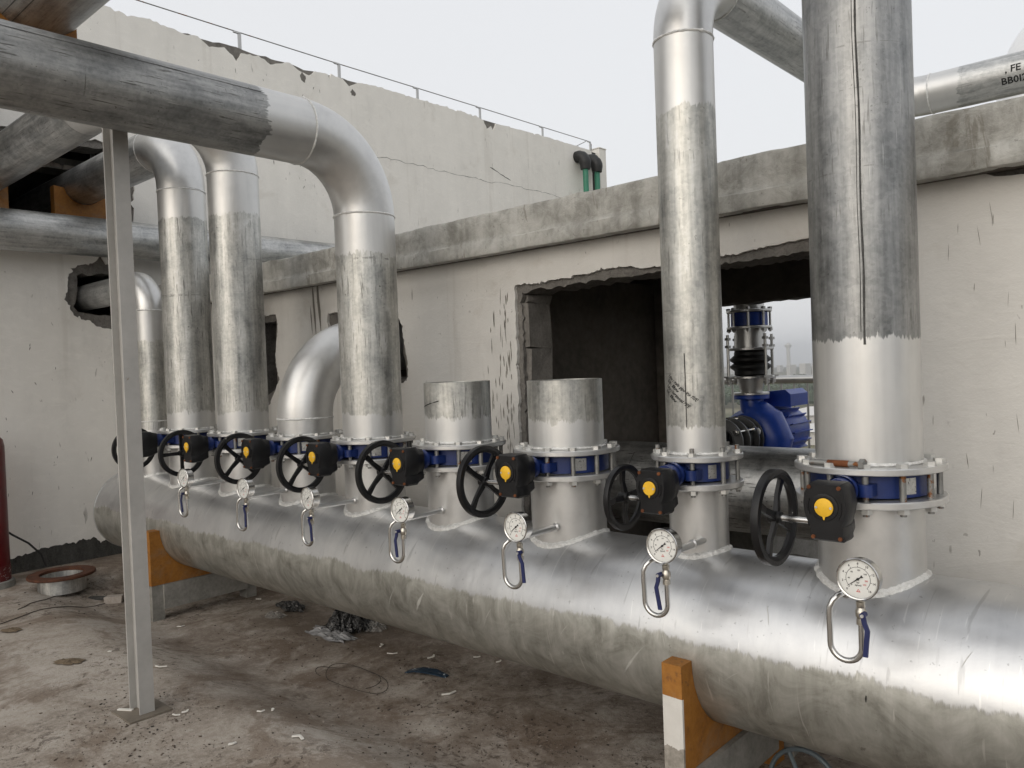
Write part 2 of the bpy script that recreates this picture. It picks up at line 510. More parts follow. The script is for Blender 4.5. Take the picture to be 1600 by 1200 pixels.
g.bump(g.math('ADD', g.math('MULTIPLY', a2, .7), g.math('MULTIPLY', a3, .4)), .75, .015)
MT['ledge'] = g.m

g = G('gauge_glass')
g.nt.nodes.remove(g.b)
tr = g.n('ShaderNodeBsdfTransparent'); gl = g.n('ShaderNodeBsdfGlossy'); fr = g.n('ShaderNodeFresnel'); ms = g.n('ShaderNodeMixShader')
gl.inputs['Roughness'].default_value = .04
fr.inputs['IOR'].default_value = 1.13
g.nt.links.new(fr.outputs[0], ms.inputs[0]); g.nt.links.new(tr.outputs[0], ms.inputs[1]); g.nt.links.new(gl.outputs[0], ms.inputs[2])
g.nt.links.new(ms.outputs[0], g.out.inputs[0])
MT['glass'] = g.m

g = G('black_film')
co = g.co
n1 = g.noise(co, 34, 4, .6, .8)
g.set(Base_Color=(0.012, 0.012, 0.013), Roughness=0.07, Specular_IOR_Level=1.0)
g.bump(n1, .9, .02)
MT['film'] = g.m
g = G('clear_film')
co = g.co
n1 = g.noise(co, 30, 4, .6, .8)
g.set(Base_Color=(0.36, 0.35, 0.33), Roughness=0.2, Alpha=0.45)
g.bump(n1, .8, .02)
MT['clear'] = g.m


# ------------------------------------------------------------------ mesh helper
class MB:
    def __init__(s):
        s.v = []
        s.f = []

    def add(s, vs, fs, mat=None):
        o = len(s.v)
        s.v += [tuple(mat @ Vector(p)) if mat else tuple(p) for p in vs]
        s.f += [tuple(i + o for i in q) for q in fs]
        return s

    def box(s, c, d, mat=None, rz=0.0, jit=0.0):
        x, y, z = (k / 2 for k in d)
        pts = []
        for sx, sy, sz in ((-1, -1, -1), (1, -1, -1), (1, 1, -1), (-1, 1, -1), (-1, -1, 1), (1, -1, 1), (1, 1, 1), (-1, 1, 1)):
            px, py, pz = sx * x, sy * y, sz * z
            if jit:
                px += rnd.uniform(-jit, jit); py += rnd.uniform(-jit, jit); pz += rnd.uniform(-jit, jit)
            pts.append((c[0] + px * cos(rz) - py * sin(rz), c[1] + px * sin(rz) + py * cos(rz), c[2] + pz))
        return s.add(pts, [(0, 3, 2, 1), (4, 5, 6, 7), (0, 1, 5, 4), (1, 2, 6, 5), (2, 3, 7, 6), (3, 0, 4, 7)], mat)

    def prism(s, poly, y0, y1, mat=None):
        """poly in x,z; extruded along y"""
        n = len(poly)
        vs = [(p[0], y0, p[1]) for p in poly] + [(p[0], y1, p[1]) for p in poly]
        fs = [tuple(range(n)), tuple(range(2 * n - 1, n - 1, -1))]
        fs += [(i, i + n, (i + 1) % n + n, (i + 1) % n) for i in range(n)]
        return s.add(vs, fs, mat)

    def lathe(s, prof, seg=32, mat=None, closed=False):
        """prof (r, z) about z"""
        vs, fs, n = [], [], len(prof)
        for i in range(seg):
            a = 2 * pi * i / seg
            vs += [(r * cos(a), r * sin(a), z) for r, z in prof]
        for i in range(seg):
            j = (i + 1) % seg
            for k in range(n if closed else n - 1):
                l = (k + 1) % n
                fs.append((i * n + k, j * n + k, j * n + l, i * n + l))
        return s.add(vs, fs, mat)

    def cyl(s, p0, p1, r0, r1=None, seg=16, cap=True):
        r1 = r0 if r1 is None else r1
        return s.sweep([p0, p1], [r0, r1], seg, cap)

    def sweep(s, path, rad, seg=16, cap=True, ref=None):
        path = [Vector(p) for p in path]
        n = len(path)
        if not isinstance(rad, (list, tuple)):
            rad = [rad] * n
        tans = []
        for i in range(n):
            t = path[min(i + 1, n - 1)] - path[max(i - 1, 0)]
            tans.append(t.normalized())
        t = tans[0]
        a = Vector(ref) if ref else (Vector((0, 0, 1)) if abs(t.z) < .9 else Vector((1, 0, 0)))
        u = (a - t * a.dot(t)).normalized()
        vs, fs = [], []
        for i in range(n):
            t = tans[i]
            u = (u - t * u.dot(t)).normalized()
            v = t.cross(u)
            for k in range(seg):
                an = 2 * pi * k / seg
                vs.append(path[i] + (u * cos(an) + v * sin(an)) * rad[i])
        for i in range(n - 1):
            for k in range(seg):
                l = (k + 1) % seg
                fs.append((i * seg + k, i * seg + l, (i + 1) * seg + l, (i + 1) * seg + k))
        if cap:
            fs.append(tuple(range(seg - 1, -1, -1)))
            fs.append(tuple(range((n - 1) * seg, n * seg)))
        return s.add(vs, fs)

    def mesh(s, name, mat, smooth=True, ang=38):
        me = bpy.data.meshes.new(name)
        me.from_pydata(s.v, [], s.f)
        me.validate()
        me.update()
        if smooth:
            me.polygons.foreach_set('use_smooth', [True] * len(me.polygons))
            me.set_sharp_from_angle(angle=radians(ang))
        me.materials.append(MT[mat] if isinstance(mat, str) else mat)
        return me

    def obj(s, name, mat, parent=None, loc=(0, 0, 0), smooth=True, ang=38, rot=None):
        return link(name, s.mesh(name, mat, smooth, ang), parent, loc, rot)


def link(name, me, parent=None, loc=(0, 0, 0), rot=None):
    o = bpy.data.objects.new(name, me)
    COL.objects.link(o)
    o.location = loc
    if rot:
        o.rotation_euler = rot
    o.parent = parent
    return o


def tag(o, label=None, cat=None, group=None, kind=None):
    if label: o['label'] = label
    if cat: o['category'] = cat
    if group: o['group'] = group
    if kind: o['kind'] = kind
    return o


def thing(name, loc, label, cat, group=None, rz=0.0):
    o = bpy.data.objects.new(name, None)
    COL.objects.link(o)
    o.empty_display_size = .1
    o.location = loc
    o.rotation_euler = (0, 0, rz)
    return tag(o, label, cat, group)


def copy_tree(o, parent=None):
    c = o.copy()
    COL.objects.link(c)
    c.parent = parent
    for ch in list(o.children):
        copy_tree(ch, c)
    return c


def arc(c, r, a0, a1, n, e1, e2):
    """points c + r(cos a e1 + sin a e2)"""
    c, e1, e2 = Vector(c), Vector(e1), Vector(e2)
    return [c + e1 * (r * cos(a0 + (a1 - a0) * i / n)) + e2 * (r * sin(a0 + (a1 - a0) * i / n)) for i in range(n + 1)]


def ring_bead(r, z, rad, seg=64, lump=.25, key=0, mat=None):
    """lumpy weld ring about z"""
    m = MB()
    n, k = seg, 6
    vs, fs = [], []
    for i in range(n):
        a = 2 * pi * i / n
        rr = rad * (1 + lump * noise.noise(Vector((cos(a) * 9, sin(a) * 9, key))) * 1.6)
        for j in range(k):
            b = 2 * pi * j / k
            vs.append(((r + rr * cos(b)) * cos(a), (r + rr * cos(b)) * sin(a), z + rr * sin(b)))
    for i in range(n):
        for j in range(k):
            i2, j2 = (i + 1) % n, (j + 1) % k
            fs.append((i * k + j, i2 * k + j, i2 * k + j2, i * k + j2))
    return m.add(vs, fs, mat)


_tc = {}


def text_pts(body, size):
    """flat triangles of a line of text (font outline filled)"""
    if body not in _tc:
        cu = bpy.data.curves.new('lettering', 'FONT')
        cu.body = body
        cu.size = 1.0
        cu.resolution_u = 2
        cu.offset = 0.022
        o = bpy.data.objects.new('lettering', cu)
        COL.objects.link(o)
        bpy.context.view_layer.update()
        dg = bpy.context.evaluated_depsgraph_get()
        me = bpy.data.meshes.new_from_object(o.evaluated_get(dg))
        _tc[body] = ([v.co.copy() for v in me.vertices], [tuple(p.vertices) for p in me.polygons])
        bpy.data.objects.remove(o)
        bpy.data.curves.remove(cu)
        bpy.data.meshes.remove(me)
    vs, fs = _tc[body]
    return [(v.x * size, v.y * size) for v in vs], fs


def ragged(poly, step, amp, key=0.0, closed=True):
    out = []
    n = len(poly)
    for i in range(n if closed else n - 1):
        a, b = Vector(poly[i]), Vector(poly[(i + 1) % n])
        L = (b - a).length
        k = max(1, int(L / step))
        nn = Vector((-(b - a).y, (b - a).x)).normalized() if L > 0 else Vector((0, 0))
        for j in range(k):
            p = a.lerp(b, j / k)
            q = Vector((p.x * 11, p.y * 11, key))
            d = noise.noise(q) * .9 + noise.noise(q * 3.1) * .6 + noise.noise(q * 9.0) * .75
            if rnd.random() < .08:
                d += rnd.uniform(-1.6, 1.2)
            p = p + nn * (d * amp) + Vector((rnd.uniform(-.2, .2), rnd.uniform(-.2, .2))) * amp
            out.append((p.x, p.y))
    if not closed:
        out.append(tuple(poly[-1]))
    return out


def inside(p, poly):
    x, y = p
    c = False
    n = len(poly)
    for i in range(n):
        x1, y1 = poly[i]
        x2, y2 = poly[(i + 1) % n]
        if (y1 > y) != (y2 > y) and x < (x2 - x1) * (y - y1) / (y2 - y1) + x1:
            c = not c
    return c


def sheet(m, outer, holes, to3d, depth):
    """slab with cut-outs: outer and holes are 2D loops; to3d(u, v, d) with d from 0 to depth"""
    pts, edges = [], []
    for loop in [outer] + holes:
        o = len(pts)
        pts += [Vector(p) for p in loop]
        edges += [(o + i, o + (i + 1) % len(loop)) for i in range(len(loop))]
    vs, es, fs, *_ = delaunay_2d_cdt(pts, edges, [], 0, 1e-5)
    tri = []
    for f in fs:
        c = sum((vs[i] for i in f), Vector((0, 0))) / len(f)
        if inside(c, outer) and not any(inside(c, h) for h in holes):
            tri.append(tuple(f))
    n = len(vs)
    V = [to3d(p.x, p.y, 0) for p in vs] + [to3d(p.x, p.y, depth) for p in vs]
    Fc = list(tri) + [tuple(i + n for i in reversed(f)) for f in tri]
    cnt = {}
    for f in tri:
        for i in range(len(f)):
            a, b = f[i], f[(i + 1) % len(f)]
            cnt[(min(a, b), max(a, b))] = cnt.get((min(a, b), max(a, b)), 0) + 1
    for (a, b), k in cnt.items():
        if k == 1:
            Fc.append((a, b, b + n, a + n))
    return m.add(V, Fc)


def tri_fix(me):
    import bmesh
    bm = bmesh.new()
    bm.from_mesh(me)
    bmesh.ops.recalc_face_normals(bm, faces=bm.faces)
    bm.to_mesh(me)
    bm.free()


# ================================================================== SETTING
XL = -7.25            # face of the tall building's wall
YW = 3.30             # face of the low plant room's wall
Y0 = 2.70             # header axis
ZH = H - 1.0153       # header axis height
RH = 0.3125

# floor, one height field sheet
def axis_pts(segs):
    out = []
    for a, b, n in segs:
        out += [a + (b - a) * i / n for i in range(n)]
    return out + [segs[-1][1]]

xs = axis_pts([(-12, -7.3, 5), (-7.3, 1.5, 110), (1.5, 12, 14)])
ys = axis_pts([(-14, -1, 12), (-1, 3.4, 62), (3.4, 8.6, 16)])
m = MB()
nx, ny = len(xs), len(ys)
m.add([(x, y, floor_z(x, y)) for y in ys for x in xs],
      [(j * nx + i, j * nx + i + 1, (j + 1) * nx + i + 1, (j + 1) * nx + i) for j in range(ny - 1) for i in range(nx - 1)])
tag(m.obj('floor', 'floor', ang=60), kind='structure')
m = MB()
m.box((0, -2.7, -12.45), (24, 22.5, 24.5))
tag(m.obj('building_block', 'concrete', smooth=False), kind='structure')


def loose(parent, name, polys, to3d, mat):
    pass


# ---------------------------------------------------------------- tall building on the left
kx = 7.25 / 7.9
tall = thing('tall_building', (XL, 3, 0), 'tall off-white rendered building with chipped parapet and a broken-out opening', 'building')
T3 = lambda u, v, d: (0 - d, u - 3, v)          # local: x = depth, y = world y - 3
ZT = H + 3.30
top = [(-4, ZT + .02), (2.2, ZT + .02), (2.96, ZT)]
# chipped run then a cleaner run
prof = [(2.96, ZT), (3.10, ZT - .03), (3.3, ZT + .0), (3.62, ZT - .05), (3.75, ZT - .03), (3.86, ZT - .10), (4.02, ZT - .06), (4.10, ZT - .12),
        (4.14, ZT - .17), (4.20, ZT - .07), (4.42, ZT - .05), (4.52, ZT - .10), (4.75, ZT - .02), (4.86, ZT - .08), (4.98, ZT - .10), (5.06, ZT - .03),
        (5.22, ZT - .03), (5.24, ZT - .10), (5.27, ZT - .02), (5.42, ZT - .03), (5.50, ZT - .09), (5.60, ZT - .04), (5.75, ZT), (6.4, ZT),
        (7.55, ZT + .0), (7.66, ZT - .03), (7.72, ZT - .13), (7.80, ZT - .08), (7.84, ZT - .13), (7.90, ZT - .02), (8.6, ZT), (10.05, ZT)]
outer = [(-4, ragged([(0, 0), (0, 1)], 1, 0)[0][1])]
base_edge = ragged([(0.5, .16), (1.2, .14), (1.75, .12), (2.1, .14), (2.2, .17), (2.62, .18), (2.66, .13), (2.75, .17), (3.25, .16)], .014, .014, 4, False)
outer = [(-4, -.2), (.5, -.2)] + base_edge + [(3.25, -.2), (10.05, -.2)] + [p for p in reversed(ragged(prof, .03, .011, 2, False))] + [(-4, ZT)]
op_l, op_r = -1.2, 3.07
z_ob, z_ot = H + 1.25, H + 2.10
hole_up = ragged([(op_l, z_ob), (op_r - .02, z_ob), (op_r, z_ob + .3), (op_r + .02, z_ob + .55), (op_r - .04, z_ot), (2.4, z_ot + .0), (1.0, z_ot - .05), (op_l, z_ot - .1)], .04, .018, 9)
hc = [(2.47, .72), (2.50, .85), (2.53, .98), (2.62, 1.02), (2.72, 1.05), (2.77, 1.11), (2.82, 1.04), (3.0, 1.03), (3.04, .75), (3.0, .50), (2.84, .47), (2.70, .50), (2.66, .54), (2.56, .56), (2.52, .62)]
hole_r = ragged([(u, H + v) for u, v in hc], .015, .013, 17)
m = MB()
sheet(m, outer, [hole_up, hole_r], T3, .022)
pl = m.obj('plaster', 'plaster2', tall, smooth=False)
tri_fix(pl.data)
# masonry core
mo = [(-4, -.2), (10.03, -.2), (10.03, ZT - .012), (5.8, ZT - .012)] + list(reversed(ragged([(2.9, ZT - .05), (3.6, ZT - .03), (4.1, ZT - .02), (4.8, ZT - .035), (5.5, ZT - .02)], .06, .02, 30, False))) + [(-4, ZT)]
m = MB()
hu = [(op_l, z_ob + .02), (op_r - .07, z_ob + .02), (op_r - .05, z_ot - .05), (op_l, z_ot - .15)]
hr = ragged([(2.55, H + .62), (2.58, H + .93), (2.95, H + .97), (2.96, H + .58)], .04, .02, 23)
sheet(m, mo, [ragged(hu, .05, .018, 3), hr], lambda u, v, d: T3(u, v, d + .021), .23)
o = m.obj('wall', 'mason', tall, smooth=False)
tri_fix(o.data)
# dark rooms behind
m = MB()
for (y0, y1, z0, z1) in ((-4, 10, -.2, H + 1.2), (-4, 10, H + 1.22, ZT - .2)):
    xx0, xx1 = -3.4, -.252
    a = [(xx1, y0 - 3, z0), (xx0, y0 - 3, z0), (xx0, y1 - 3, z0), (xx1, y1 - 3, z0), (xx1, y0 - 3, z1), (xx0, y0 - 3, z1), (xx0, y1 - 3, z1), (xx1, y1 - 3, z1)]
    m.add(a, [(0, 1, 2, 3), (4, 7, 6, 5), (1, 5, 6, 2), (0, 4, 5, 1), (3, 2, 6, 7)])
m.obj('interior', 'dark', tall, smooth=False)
m = MB()
m.box((-.62, -.9, z_ot - .11), (.14, 3.6, .12)); m.box((-.58, -.9, z_ot - .17), (.26, 3.6, .012))
m.obj('beam', 'concrete', tall, smooth=False)
m = MB()
m.box((-.62, -.02, z_ot - .01), (.03, .03, .25))
m.obj('hanger', 'rail', tall, smooth=False)
# pale rubble lying on the beam flange
m = MB()
for i in range(16):
    m.box((-.5 + rnd.uniform(-.03, .03), -.75 + i * .045, z_ot - .15), (.05, .06, rnd.uniform(.02, .05)), jit=.012)
tag(m.obj('rubble', 'brick', tall, smooth=False), kind='stuff')
# old bitumen skirting exposed at the foot
m = MB()
vs = []
nu = 60
for i in range(nu + 1):
    u = .4 + 2.9 * i / nu
    for j in range(6):
        v = -.15 + .36 * j / 5
        dd = .004 + .018 * noise.noise(Vector((u * 14, v * 5, 2))) - .016
        vs.append(T3(u, v, min(.019, -dd * .6)))
m.add(vs, [(i * 6 + j, (i + 1) * 6 + j, (i + 1) * 6 + j + 1, i * 6 + j + 1) for i in range(nu) for j in range(5)])
m.obj('skirting', 'bitumen', tall, smooth=False)
# crack in the render
m = MB()
zc = H + 2.49


def crack(m, pts, w0, to3d, dd):
    pr = []
    for i, p in enumerate(pts):
        ww = w0 * rnd.uniform(.25, 1.3)
        pr.append((p[0], p[1] - ww, p[1] + ww))
    vs = []
    for u, a, b in pr:
        vs += [to3d(u, a, dd), to3d(u, b, dd)]
    m.add(vs, [(2 * i, 2 * i + 2, 2 * i + 3, 2 * i + 1) for i in range(len(pr) - 1)])


cp = []
u = 3.6
z = 0
while u < 9.3:
    z = .7 * z + rnd.uniform(-.016, .016)
    cp.append((u, zc + z))
    u += rnd.uniform(.03, .10)
crack(m, cp, .0022, T3, -.0015)
crack(m, [(7.75 + i * .05, zc + .19 - i * .016 + rnd.uniform(-.01, .01)) for i in range(9)], .006, T3, -.0015)
m.obj('crack', 'scratch', tall, smooth=False)
# grey chipped patches below the parapet
for (u, v, r1) in ((5.55, ZT - .16, .03), (4.9, ZT - .14, .035), (9.82, ZT - .2, .06)):
    m = MB()
    n = 14
    pts = [(u + r1 * cos(2 * pi * i / n) * rnd.uniform(.6, 1.5), v + r1 * 1.2 * sin(2 * pi * i / n) * rnd.uniform(.6, 1.5)) for i in range(n)]
    m.add([T3(a, b, -.001) for a, b in pts], [tuple(range(n))])
    m.obj('bare_patch', 'mason', tall, smooth=False)
# end column beyond a dark joint
m = MB()
m.box((-.14, 10.30 - 3, (ZT + .06) / 2), (.34, .17, ZT + .06)); m.box((-.14, 10.30 - 3, ZT + .068), (.36, .19, .012))
m.obj('corner_column', 'plaster2', tall, smooth=False)
m = MB()
m.box((-.15, 10.13, ZT / 2).__class__((-.15, 10.13 - 3, ZT / 2)), (.2, .17, ZT))
m.obj('joint_filler', 'scratch', tall, smooth=False)

# ---------------------------------------------------------------- low plant room on the right
low = thing('plant_room', (0, YW, 0), 'low plant room with off-white wall, concrete roof edge and broken-out doorway', 'building')
L3 = lambda u, v, d: (u, d, v)
ol, orr, ot = -2.954, -1.05, H + .468
oh = [(ol, -.3), (orr, -.3), (orr, ot + .02), (-1.36, ot + .022), (-1.42, ot + .012), (-1.6, ot), (-2.0, ot - .012), (-2.12, ot - .005), (-2.24, ot + .014), (-2.36, ot + .006), (-2.5, ot), (-2.72, ot - .015), (ol + .02, ot - .01)]
door = ragged(oh, .011, .0085, 5)
h3 = [(-4.72, .38), (-4.70, .43), (-4.60, .43), (-4.45, .42), (-4.1, .41), (-3.95, .37), (-3.91, .29), (-3.895, .20), (-3.87, .10), (-3.862, -.03), (-3.88, -.06), (-4.1, -.1), (-4.5, -.02), (-4.55, .2), (-4.69, .28)]
hole3 = ragged([(u, H + v) for u, v in h3], .015, .010, 7)
h2 = [(-5.75, .45), (-5.52, .475), (-5.38, .47), (-5.345, .40), (-5.37, .28), (-5.40, .18), (-5.39, .08), (-5.36, -.02), (-5.42, -.1), (-5.6, -.3), (-5.8, 0)]
hole2 = ragged([(u, H + v) for u, v in h2], .015, .011, 8)
zb = H + .66
outer = [(XL, -.3), (3.2, -.3), (3.2, zb), (-.35, zb)] + ragged([(-.35, zb), (-.40, zb - .05), (-.62, zb - .045), (-.70, zb)], .025, .008, 3, False) + [(XL, zb)]
m = MB()
sheet(m, outer, [door, hole3, hole2], L3, .021)
pl = m.obj('plaster', 'plaster', low, smooth=False)
tri_fix(pl.data)
m = MB()
d2 = ragged([(ol + .045, -.3), (orr - .03, -.3), (orr - .03, ot - .03), (-1.6, ot - .03), (-2.3, ot - .035), (ol + .05, ot - .05)], .02, .012, 12)
g3 = ragged([(-4.5, H + .36), (-3.93, H + .34), (-3.9, H - .04), (-4.45, H - .05)], .04, .012, 12)
g2 = ragged([(-5.7, H + .42), (-5.40, H + .43), (-5.42, H - .08), (-5.7, H - .2)], .04, .012, 12)
sheet(m, [(XL + .02, -.3), (3.18, -.3), (3.18, zb - .01), (XL + .02, zb - .01)], [d2, g3, g2], lambda u, v, d: L3(u, v, d + .0205), .22)
o = m.obj('wall', 'mason', low, smooth=False)
tri_fix(o.data)
# blocks seen in the broken jamb
zz = ot - .06
hgt = [.055, .245, .235, .22, .235, .225, .235]
for i, h in enumerate(hgt):
    m = MB()
    m.box((0, 0, 0), (.055, .19 + (.02 if i % 2 else 0), h - .014), jit=.013)
    m.obj('block', 'block', low, (ol + .047, .145, zz - h / 2), smooth=False)
    zz -= h
# roof slab with lumpy cast edge
m = MB()
nx, prof = 230, [(.25, -.12), (.30, -.12), (.635, -.118), (.64, -.12)]
za, zb2 = H + .632, H + .855
pz = [(-.005, za + .004), (-.118, za), (-.122, za + .012), (-.122, za + .07), (-.112, za + .078), (-.110, za + .10), (-.114, za + .15), (-.116, zb2 - .015), (-.108, zb2), (.1, zb2 + .004), (2.15, zb2 + .01)]
vs = []
for i in range(nx + 1):
    x = XL - .0 + (3.2 - XL) * i / nx
    for j, (yy, zq) in enumerate(pz):
        k = 1 if 1 <= j <= 9 else 0
        nn = noise.noise(Vector((x * 6, zq * 14, 1))) * .005 + noise.noise(Vector((x * 17, zq * 25, 4))) * .004
        zn = noise.noise(Vector((x * 3.1, j, 7))) * .006 + noise.noise(Vector((x * 11, j, 9))) * .004
        vs.append((x, yy + nn * k, zq + zn * k * (1.6 if j >= 8 else .7)))
q = len(pz)
m.add(vs, [(i * q + j, (i + 1) * q + j, (i + 1) * q + j + 1, i * q + j + 1) for i in range(nx) for j in range(q - 1)])
m.obj('roof_slab', 'ledge', low, ang=50)
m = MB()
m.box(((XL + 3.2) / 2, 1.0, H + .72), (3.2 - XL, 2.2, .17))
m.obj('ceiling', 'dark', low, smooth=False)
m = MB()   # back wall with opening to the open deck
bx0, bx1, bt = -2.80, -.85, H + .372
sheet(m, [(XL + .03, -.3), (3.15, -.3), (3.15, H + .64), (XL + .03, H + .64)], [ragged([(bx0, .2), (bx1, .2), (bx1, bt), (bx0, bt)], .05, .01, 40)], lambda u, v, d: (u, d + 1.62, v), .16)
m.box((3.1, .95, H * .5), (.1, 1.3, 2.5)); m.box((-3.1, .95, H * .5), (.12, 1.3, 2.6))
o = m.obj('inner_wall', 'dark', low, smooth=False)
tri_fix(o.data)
# hack marks in the render
m = MB()


def sliver(m, u, v, L, wd, to3d, tilt=0.0):
    pts = []
    n = 5
    for s in (1, -1):
        rng = range(n + 1) if s == 1 else range(n - 1, 0, -1)
        for i in rng:
            t = i / n
            b = wd * sin(pi * t) * rnd.uniform(.6, 1.2) * .5 * s
            pts.append((u + b + tilt * (t - .5) * L, v + L * (t - .5)))
    m.add([to3d(a, b, -.0015) for a, b in pts], [tuple(range(len(pts)))])


for i in range(64):
    u = ol - .02 - abs(rnd.gauss(0, .075))
    v = H + rnd.uniform(-.55, .42)
    sliver(m, u, v, rnd.uniform(.03, .11), rnd.uniform(.004, .010), L3, rnd.uniform(-.08, .08))
for (u, v, L, wd) in ((-4.86, H + .46, .40, .03), (-4.80, H + .50, .46, .035), (-4.90, H + .40, .22, .016)):
    sliver(m, u, v, L, wd, L3, -.06)
for i in range(38):
    if rnd.random() < .45:
        u, v = rnd.uniform(-.86, -.55), H + rnd.uniform(-.6, .6)
    else:
        u, v = rnd.uniform(-4.0, -3.0), H + rnd.uniform(-.5, .5)
    sliver(m, u, v, rnd.uniform(.01, .09) if u > -1 else rnd.uniform(.006, .02), rnd.uniform(.0012, .0028), L3, rnd.uniform(-.15, .12))
tag(m.obj('hack_marks', 'hack', low, smooth=False), kind='stuff')
m = MB()
for i in range(46):
    u, v = rnd.uniform(1.4, 3.0), rnd.uniform(.35, H + 1.0)
    sliver(m, u, v, rnd.uniform(.008, .05), rnd.uniform(.003, .008), T3, rnd.uniform(-.6, .3))
for i in range(60):
    u = rnd.choice([rnd.gauss(4.85, .10), rnd.uniform(3.4, 5.6)])
    sliver(m, u, rnd.uniform(H + 1.9, ZT - .2), rnd.uniform(.008, .06), rnd.uniform(.003, .012), T3, rnd.uniform(-.6, .6))
tag(m.obj('scuff_marks', 'hack', tall, smooth=False), kind='stuff')

# wire on the parapet
wr = thing('parapet_wire', (XL - .06, 3, ZT), 'thin wire on short steel posts along the chipped parapet', 'wire')
wp = [4.22 * 1.0, 5.42, 6.57, 7.66, 8.95, 10.10]
m0 = None
for y in wp:
    m = MB()
    m.box((0, 0, .06), (.012, .035, .19)); m.box((0, -.03, .15), (.02, .07, .016))
    o = m.obj('post', 'rail', wr, (0, y - 3, 0), smooth=False)
m = MB()
m.sweep([(0, -.9, .17)] + [(0, y - 3, .157 + rnd.uniform(-.004, .004)) for y in wp], .006, 6)
m.sweep([(0, 7.05, .15), (0, 7.1, .15), (0, 7.13, .12), (0, 7.13, -.02)], .007, 6)
m.sweep([(0, 7.0, .145), (-.02, 6.7, -.0)], .005, 6)
m.obj('wire', 'rod', wr)

# green pipes at the far end of the tall wall
for (y, lab) in ((9.66, 'green plastic downpipe with black cover beside the bare patch'), (9.95, 'green plastic downpipe with black cover next to the dark wall joint')):
    p = thing('green_pipe', (XL, y, H + .86), lab, 'pipe')
    zt = H + 2.98 - (H + .86)
    m = MB(); m.cyl((.16, 0, -.02), (.16, 0, zt), .042, seg=14); m.obj('downpipe', 'green', p)
    m = MB()
    pa = arc((.03, 0, zt + .02), .13, 0, pi / 2, 8, (1, 0, 0), (0, 0, 1))
    m.sweep([(.16, 0, zt - .06)] + pa + [(-.05, 0, zt + .15)], [.075] + [.085 + .01 * rnd.random() for _ in pa] + [.08], 14)
    m.obj('cover', 'rubber', p)

# ================================================================== PIPEWORK
RX = dict(R8=-.883, R7=-1.509, R6=-2.136, R5=-2.803, R4=-3.472, R3=-4.118, R2=-4.838, R1=-5.562, R0=-6.17)
ZF0, ZF1, ZF2, ZF3 = H - .469, H - .447, H - .367, H - .346     # lower flange bottom/top, upper flange bottom/top
EX, EY, EZ = Vector((1, 0, 0)), Vector((0, 1, 0)), Vector((0, 0, 1))


def flange_mesh(m, ro, ri, z0, z1):
    c = .003
    return m.lathe([(ri, z0), (ro - c, z0), (ro, z0 + c), (ro, z1 - c), (ro - c, z1), (ri, z1)], 56, closed=True)


def saddle_bead(r, rad, key):
    """weld where a vertical neck of radius r meets the barrel (local: neck axis at origin, z from header axis)"""
    m = MB()
    n, k = 130, 6
    vs, fs = [], []
    for i in range(n):
        a = 2 * pi * i / n
        x, y = r * cos(a), r * sin(a)
        z = sqrt(RH * RH - y * y)
        rr = rad * (1.0 + .30 * noise.noise(Vector((x * 50, y * 50, key))) + .30 * noise.noise(Vector((x * 160, y * 160, key))))
        nrm = Vector((cos(a), sin(a), 0)) + Vector((0, y / RH, z / RH))
        nrm.normalize()
        t = Vector((-sin(a), cos(a), 0))
        up = nrm.cross(t).normalized()
        for j in range(k):
            b = 2 * pi * j / k
            q = Vector((x, y, z)) + nrm * (rr * cos(b)) + up * (rr * 1.25 * sin(b))
            vs.append(q)
    for i in range(n):
        for j in range(k):
            i2, j2 = (i + 1) % n, (j + 1) % k
            fs.append((i * k + j, i2 * k + j, i2 * k + j2, i * k + j2))
    return m.add(vs, fs)


hdr = thing('header_pipe', (-3, Y0, ZH), 'very large horizontal galvanised header pipe with silver-painted upper half on saddles', 'pipe')
m = MB()
XE0, XE1 = -6.62, 1.6
npt = 60
m.sweep([(XE0 + (XE1 - XE0) * i / npt + 3, 0, 0) for i in range(npt + 1)], RH, 96, False, ref=(0, 0, 1))
m.obj('barrel', 'header', hdr)
m = MB()
m.lathe([(.001, .012), (RH * .5, .010), (RH - .004, .004), (RH + .004, 0), (RH + .004, -.01), (RH - .01, -.012)], 64, Matrix.Translation((XE0 + 3, 0, 0)) @ Matrix.Rotation(-pi / 2, 4, 'Y'))
m.obj('end_plate', 'silver', hdr)
def barrel_mark(px, py, pts, mat):
    d_ = ray(px, py)
    oy, oz = -Y0, H - ZH
    a_ = d_.y ** 2 + d_.z ** 2; b_ = d_.y * oy + d_.z * oz; c_ = oy * oy + oz * oz - RH * RH
    t_ = (-b_ - sqrt(b_ * b_ - a_ * c_)) / a_
    P_ = d_ * t_
    th0, x0_ = math.atan2(P_.z + oz, P_.y + oy), P_.x
    m = MB()
    vs = []
    for (u_, v_, w_) in pts:
        for q_ in (-1, 1):
            th_ = th0 - v_ / RH
            vs.append((x0_ + 3 + u_ + q_ * w_, (RH + .0012) * cos(th_), (RH + .0012) * sin(th_)))
    m.add(vs, [(2 * i, 2 * i + 1, 2 * i + 3, 2 * i + 2) for i in range(len(pts) - 1)])
    m.obj('scuff', mat, hdr, smooth=False)


